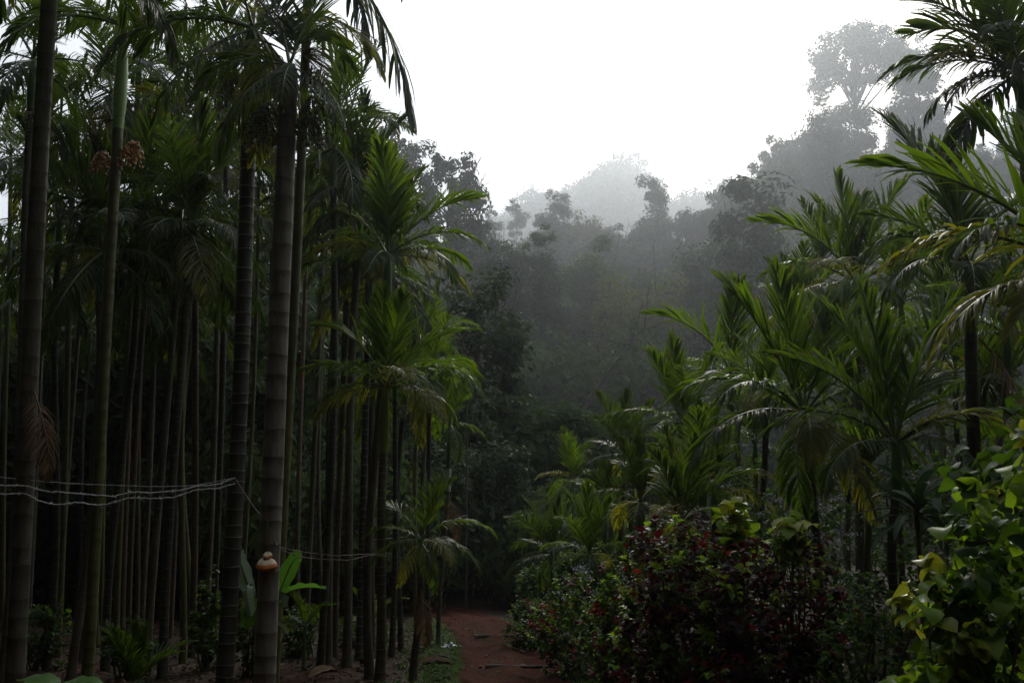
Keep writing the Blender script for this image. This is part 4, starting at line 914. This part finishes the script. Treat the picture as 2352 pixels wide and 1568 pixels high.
def broad_leaf_plant():
    rng = np.random.default_rng(4); T = np.array(at(130, 1580, 6.5)); base = np.array([T[0], T[1], gzf(T[0], T[1])])
    root = thing("taro_plant", "broad round leaf of a low plant at the bottom left corner", "plant", tuple(base)); h = T - base
    for a, l, e in ((0.2, .30, 20), (2.9, .3, 25), (4.4, .26, 30)):
        V, F = strap_leaf(rng, l, l * .85, e, 50, 10, .12, .05); gm = Geo(); gm.add(V, F, 0, .5)
        gm.tube(np.stack([rotz(-h[None], -a)[0] * (1 - k) for k in (0, .5, 1)]), .006, 5, 1)
        obj("leaf", gm.build("leaf", [M['banana'], M['rachis']]), root, tuple(h), (0, 0, a))
broad_leaf_plant()

# ------------------------------------------------------------------ fungus, wires, litter
def fungus():
    Y = 7.9; p = np.array(at(612, 1296, Y - .085)); root = thing("bracket_fungus", "cream bracket fungus with orange underside growing on the pale palm trunk", "fungus", tuple(p))
    rng = np.random.default_rng(2)
    def cap(cx, cz, a, h, dep, par):
        th = np.linspace(0, 2 * np.pi, 28, endpoint=False); ph_ = np.linspace(0, np.pi / 2, 9); lob = 1 + .05 * np.sin(3 * th + 1) + .03 * np.sin(7 * th)
        V = []; 
        for q in ph_: V.append(np.stack([cx + a * lob * np.cos(th) * math.cos(q), -.01 + dep * lob * np.sin(th) * math.cos(q), cz + h * math.sin(q) ** 1.1 + .006 * np.cos(th * 2)], -1))
        V = np.concatenate(V); n = 28
        i = np.arange(8)[:, None] * n; j = np.arange(n)[None]; j2 = (j + 1) % n
        F = np.stack([i + j, i + j2, i + n + j2, i + n + j], -1).reshape(-1, 4)
        gm = Geo(); gm.add(V, F, 0); gm.M[0] = np.where(np.arange(len(F)) < 28 * 2, 1, 0); c_ = obj("cap", gm.build("cap", [M['fungus'], M['fungus_rim']]), root)
        ph2 = np.linspace(0, np.pi / 2, 7); U = []
        for q in ph2: U.append(np.stack([cx + a * 1.0 * lob * np.cos(th) * math.cos(q) * .985, -.01 + dep * lob * np.sin(th) * math.cos(q) * .985, cz + .004 - h * .42 * math.sin(q) + .006 * np.cos(th * 2)], -1))
        U = np.concatenate(U); i = np.arange(6)[:, None] * n
        F = np.stack([i + j, i + n + j, i + n + j2, i + j2], -1).reshape(-1, 4)
        gm = Geo(); gm.add(U, F, 0); obj("underside", gm.build("underside", [M['fungus_rim']]), c_)
    cap(0, -.022, .080, .075, .075, root); cap(.008, .058, .036, .036, .045, root); 
fungus()
def strand(name, pts, Y0, Y1, r, mat_, parent, base, barbs=True, seed=0):
    rng = np.random.default_rng(seed); pts = np.array(pts, float); t = np.linspace(0, 1, len(pts)); tt = np.linspace(0, 1, 90)
    X = np.interp(tt, t, pts[:, 0]); Yp = np.interp(tt, t, pts[:, 1])
    for _ in range(2): Yp[1:-1] = (Yp[:-2] + 2 * Yp[1:-1] + Yp[2:]) / 4
    P = np.array([np.array(at(a, b + rng.normal(0, .5), Y0 + (Y1 - Y0) * q)) for a, b, q in zip(X, Yp, tt)]) - base
    gm = Geo(); tw = np.linspace(0, 140, 90)
    for ph in (0, np.pi): gm.tube(P + np.stack([np.zeros(90), np.cos(tw + ph) * r * .8, np.sin(tw + ph) * r * .8], -1), r, 5, 0)
    if barbs:
        for i in range(6, 88, 7):
            for k in range(2):
                d = nrm(rng.normal(size=3)) * .022; gm.tube(np.stack([P[i] - d, P[i], P[i] + d]), r * .7, 4, 0)
    return obj(name, gm.build(name, [mat_]), parent)
b0 = np.array(at(33, 1568, 8.6)); b0[2] = gzf(b0[0], b0[1])
wf = thing("wire_fence", "slack bright barbed wire strung across the palms at the left", "wire fence", tuple(b0))
strand("strand", [(-60, 1086), (0, 1095), (70, 1103), (200, 1112), (360, 1117), (440, 1115), (490, 1107), (540, 1096)], 8.55, 8.95, .0016, M['wire'], wf, b0, False, 1)
strand("strand", [(-60, 1110), (0, 1114), (60, 1115), (105, 1128), (170, 1132), (260, 1140), (300, 1129), (350, 1131), (420, 1125), (445, 1117), (500, 1112), (540, 1097)], 8.55, 8.95, .0037, M['wire'], wf, b0, True, 2)
strand("strand", [(-60, 1132), (0, 1134), (60, 1133), (90, 1150), (130, 1159), (180, 1153), (230, 1161), (300, 1142), (350, 1145), (400, 1142), (450, 1124), (500, 1121), (540, 1110)], 8.55, 8.95, .0037, M['wire'], wf, b0, True, 3)
b1 = np.array(at(640, 1568, 8.2)); b1[2] = gzf(b1[0], b1[1])
wf2 = thing("wire_fence", "thin dull barbed wire running from the pale trunk to the yellow-shafted palm", "wire fence", tuple(b1))
strand("strand", [(636, 1255), (700, 1268), (770, 1276), (830, 1272), (892, 1271)], 7.95, 13.4, .0022, M['wire_dark'], wf2, b1, True, 4)
strand("strand", [(636, 1258), (690, 1278), (740, 1284), (800, 1286), (850, 1274), (892, 1276)], 7.95, 13.4, .0022, M['wire_dark'], wf2, b1, True, 5)
b2 = np.array(at(545, 1568, 8.8)); b2[2] = gzf(b2[0], b2[1])
wf3 = thing("wire_fence", "dark slack wire sagging from the white-ringed palm down to the pale trunk", "wire fence", tuple(b2))
st_ = strand("strand", [(541, 1100), (560, 1130), (580, 1160), (600, 1185), (615, 1205), (636, 1252)], 8.9, 7.8, .004, M['wire_dark'], wf3, b2, True, 6)
gm = Geo(); p = np.array(at(614, 1205, 7.79)) - b2; gm.tube(np.stack([p + np.array([0, 0, q]) for q in (-.03, 0, .03)]), .006, 6, 0); obj("clip", gm.build("clip", [M['clip']]), wf3)

def crumple(name, label, cat, P, Y, size, mats, seed, flat=.45):
    rng = np.random.default_rng(seed); p = at(*P, Y); z = gzf(p.x, p.y) + .02
    n = 16; g_ = np.linspace(-1, 1, n); X, Yy = np.meshgrid(g_, g_)
    Z = np.zeros_like(X)
    for k in range(7):
        a = rng.uniform(0, 6.28); f = rng.uniform(2, 6); Z += np.abs(np.sin(f * (X * math.cos(a) + Yy * math.sin(a)) + rng.uniform(0, 6))) / (f ** .7)
    Z = (Z - Z.min()) * (1 - .6 * np.maximum(np.abs(X), np.abs(Yy)) ** 2)
    e = 1 + .18 * np.sin(5 * np.arctan2(Yy, X) + seed)
    V = np.stack([X * e * size, Yy * e * size * .7, Z * size * flat], -1); V2 = V.copy(); V2[..., 2] = np.maximum(V2[..., 2] - .015, -.02)
    b = (np.arange(n - 1)[:, None] * n + np.arange(n - 1)[None]).ravel(); F = np.stack([b, b + 1, b + n + 1, b + n], -1)
    mi = np.where(np.abs((b % n) / n - .45 + .1 * np.sin(b // n * .9)) < .09, len(mats) - 1, 0)
    gm = Geo(); gm.V.append(V.reshape(-1, 3)); gm.F.append(F); gm.M.append(mi); gm.T.append(np.full(n * n, .5)); gm.n = n * n
    gm.add(V2.reshape(-1, 3), F[:, ::-1], 0)
    return tag(obj(name, gm.build(name, mats), None, (p.x, p.y, z), (0, 0, rng.uniform(-.4, .4))), label, cat)
crumple("plastic_sack", "crumpled white and blue plastic sack lying beside the path", "plastic sack", (1035, 1468), 18.6, .17, [M['sack'], M['sack_blue']], 3)
def husk(label, P, Y, L, W_, rot, mat_='husk'):
    rng = np.random.default_rng(int(P[0])); p = at(*P, Y); V, F = strap_leaf(rng, L, W_, 12, 30, 12, .75, .1); V[:, 0] -= L / 2; V2 = V - np.array([0, 0, .008])
    gm = Geo(); gm.add(V, F, 0); gm.add(V2, F[:, ::-1], 0)
    return tag(obj("palm_sheath", gm.build("palm_sheath", [M[mat_]]), None, (p.x, p.y, gzf(p.x, p.y) + .05), (.2, 0, rot)), label, "palm sheath")
husk("tan dry palm sheath lying in the grass at the path edge", (1000, 1512), 15.2, .55, .22, .2)
husk("pale fallen palm sheath on the litter left of the yellow-shafted palm's foot", (848, 1503), 15, .6, .22, 2.2, 'bark_pale')
husk("brown curled sheath on the red soil by the pale trunk's right side", (745, 1525), 14, .5, .2, .9)
def stick(label, P0, P1, Y0, Y1, r, seed):
    rng = np.random.default_rng(seed); a = np.array(at(*P0, Y0)); b = np.array(at(*P1, Y1)); a[2] = gzf(a[0], a[1]) + .07; b[2] = gzf(b[0], b[1]) + .07
    t = np.linspace(0, 1, 9)[:, None]; P = (b - a) * t + np.cumsum(rng.normal(0, .015, (9, 3)), 0) * np.array([1, 1, .2]); gm = Geo(); gm.tube(P, r * (1.1 - .4 * t[:, 0]), 6, 0)
    return tag(obj("fallen_branch", gm.build("fallen_branch", [M['bark']]), None, tuple(a)), label, "fallen branch")
stick("dark fallen branch lying across the middle of the path", (1090, 1438), (1195, 1436), 20.5, 20.5, .035, 2)
stick("dark fallen branch lying across the near end of the path", (1110, 1522), (1255, 1529), 15, 15, .03, 3)
stick("thin pale stick pointing onto the path from the grassy verge", (985, 1487), (1045, 1500), 17, 16, .014, 4)
rng = np.random.default_rng(8)
for i in range(14):
    y = rng.uniform(12.6, 22); cx, wx = path_c(y); x = cx + rng.uniform(-1, 1) * wx * .9
    s = rng.uniform(.02, .05); n_ = IV * np.array([1, .8, .6]) * s * (1 + rng.normal(0, .12, (len(IV), 1)))
    gm = Geo(); gm.add(n_, IF, 0); tag(obj("stone", gm.build("stone", [M['stone']]), None, (x, y, gzf(x, y) + .055)), "small brown stone lying on the red dirt path", "stone", "stones on the path")

# grass, herbs and litter: uncountable
def scatter_blades(name, label, cat, pts, h, w, mat_, seed, lean=.5):
    rng = np.random.default_rng(seed); pts = np.asarray(pts); n = len(pts); base = np.stack([pts[:, 0], pts[:, 1], gz(pts[:, 0], pts[:, 1]) - .01 + (pts[:, 2] if pts.shape[1] > 2 else 0)], -1)
    az = rng.uniform(0, 6.28, n); d = np.stack([np.cos(az) * lean, np.sin(az) * lean, np.ones(n)], -1) * (h * rng.uniform(.5, 1.2, n))[:, None]; W_ = np.stack([-np.sin(az), np.cos(az), np.zeros(n)], -1) * w
    V = np.stack([base - W_, base + W_, base + d * .55 + W_ * .8, base + d * .55 - W_ * .8, base + d * np.array([1.5, 1.5, .85])], 1).reshape(-1, 3); i = np.arange(n) * 5
    me = mesh(name, V, [np.stack([i, i + 1, i + 2, i + 3], -1), np.stack([i + 3, i + 2, i + 4], -1)], [mat_], None, True, {"tint": np.repeat(rng.uniform(0, 1, n), 5)})
    return tag(obj(name, me), label, cat, kind='stuff')
rng = np.random.default_rng(21); pts = []
while len(pts) < 9000:
    y = rng.uniform(8, 27); cx, wx = path_c(y); side = rng.choice([-1, -1, -1, 1]); off = abs(rng.normal(0, .42)) if side < 0 else abs(rng.normal(0, .3))
    pts.append((cx + side * (wx * .98 + off), y))
scatter_blades("grass", "short green grass along both edges of the path", "grass", pts, .11, .006, M['grass'], 1)
pts = [];
for i in range(16):
    y = rng.uniform(12.6, 24); cx, wx = path_c(y); c0 = cx + rng.normal(0, .12)
    pts += [(c0 + rng.normal(0, .12), y + rng.normal(0, .25), .04) for _ in range(60)]
scatter_blades("grass_tuft", "sparse grass growing on the ridge between the wheel ruts", "grass", pts, .07, .005, M['grass'], 2)
# herbs: small leaves
def scatter_leaves(name, label, cat, P, size, mat_, seed, flat=False):
    rng = np.random.default_rng(seed); P = np.asarray(P); n = len(P); N = rng.normal(size=(n, 3)) * (.35 if flat else .6) + np.array([0, 0, 1])
    V, F = leaf_quads(rng, P, N, size, .5); gm = Geo(); gm.add(V, F, 0, np.repeat(rng.uniform(0, 1, n), 4)); return tag(obj(name, gm.build(name, [mat_], smooth=False)), label, cat, kind='stuff')
P = []
for i in range(260):
    y = rng.uniform(9, 24); cx, wx = path_c(y); side = rng.choice([-1, 1]); x = cx + side * (wx + abs(rng.normal(.35, .5)) + .05); m_ = 30; r0 = rng.uniform(.06, .2)
    q = nrm(rng.normal(size=(m_, 3))) * rng.uniform(.3, 1, (m_, 1)) * r0; q[:, 2] = np.abs(q[:, 2]) * 1.1
    P.append(q + np.array([x, y, gzf(x, y)]))
scatter_leaves("ground_cover", "low leafy herbs covering the verges of the path", "ground cover", np.concatenate(P), .035, M['weed'], 3)
x = rng.uniform(-9, -.8, 9000); y = rng.uniform(7, 27, 9000); P = np.stack([x, y, gz(x, y) + rng.uniform(.005, .04, 9000)], -1)
scatter_leaves("leaf_litter", "dry brown leaf litter on the red soil beneath the palms", "leaf litter", P, .05, M['litter'], 4, True)
x = np.interp(rng.uniform(0, 1, 1200), [0, 1], [-1, 1]); y = rng.uniform(9, 34, 1200); cx, wx = path_c(y); x = cx + x * wx
P = np.stack([x, y, gz(x, y) + .075], -1)
scatter_leaves("path_litter", "scattered dry leaf crumbs on the red dirt path", "leaf litter", P, .022, M['litter'], 5, True)
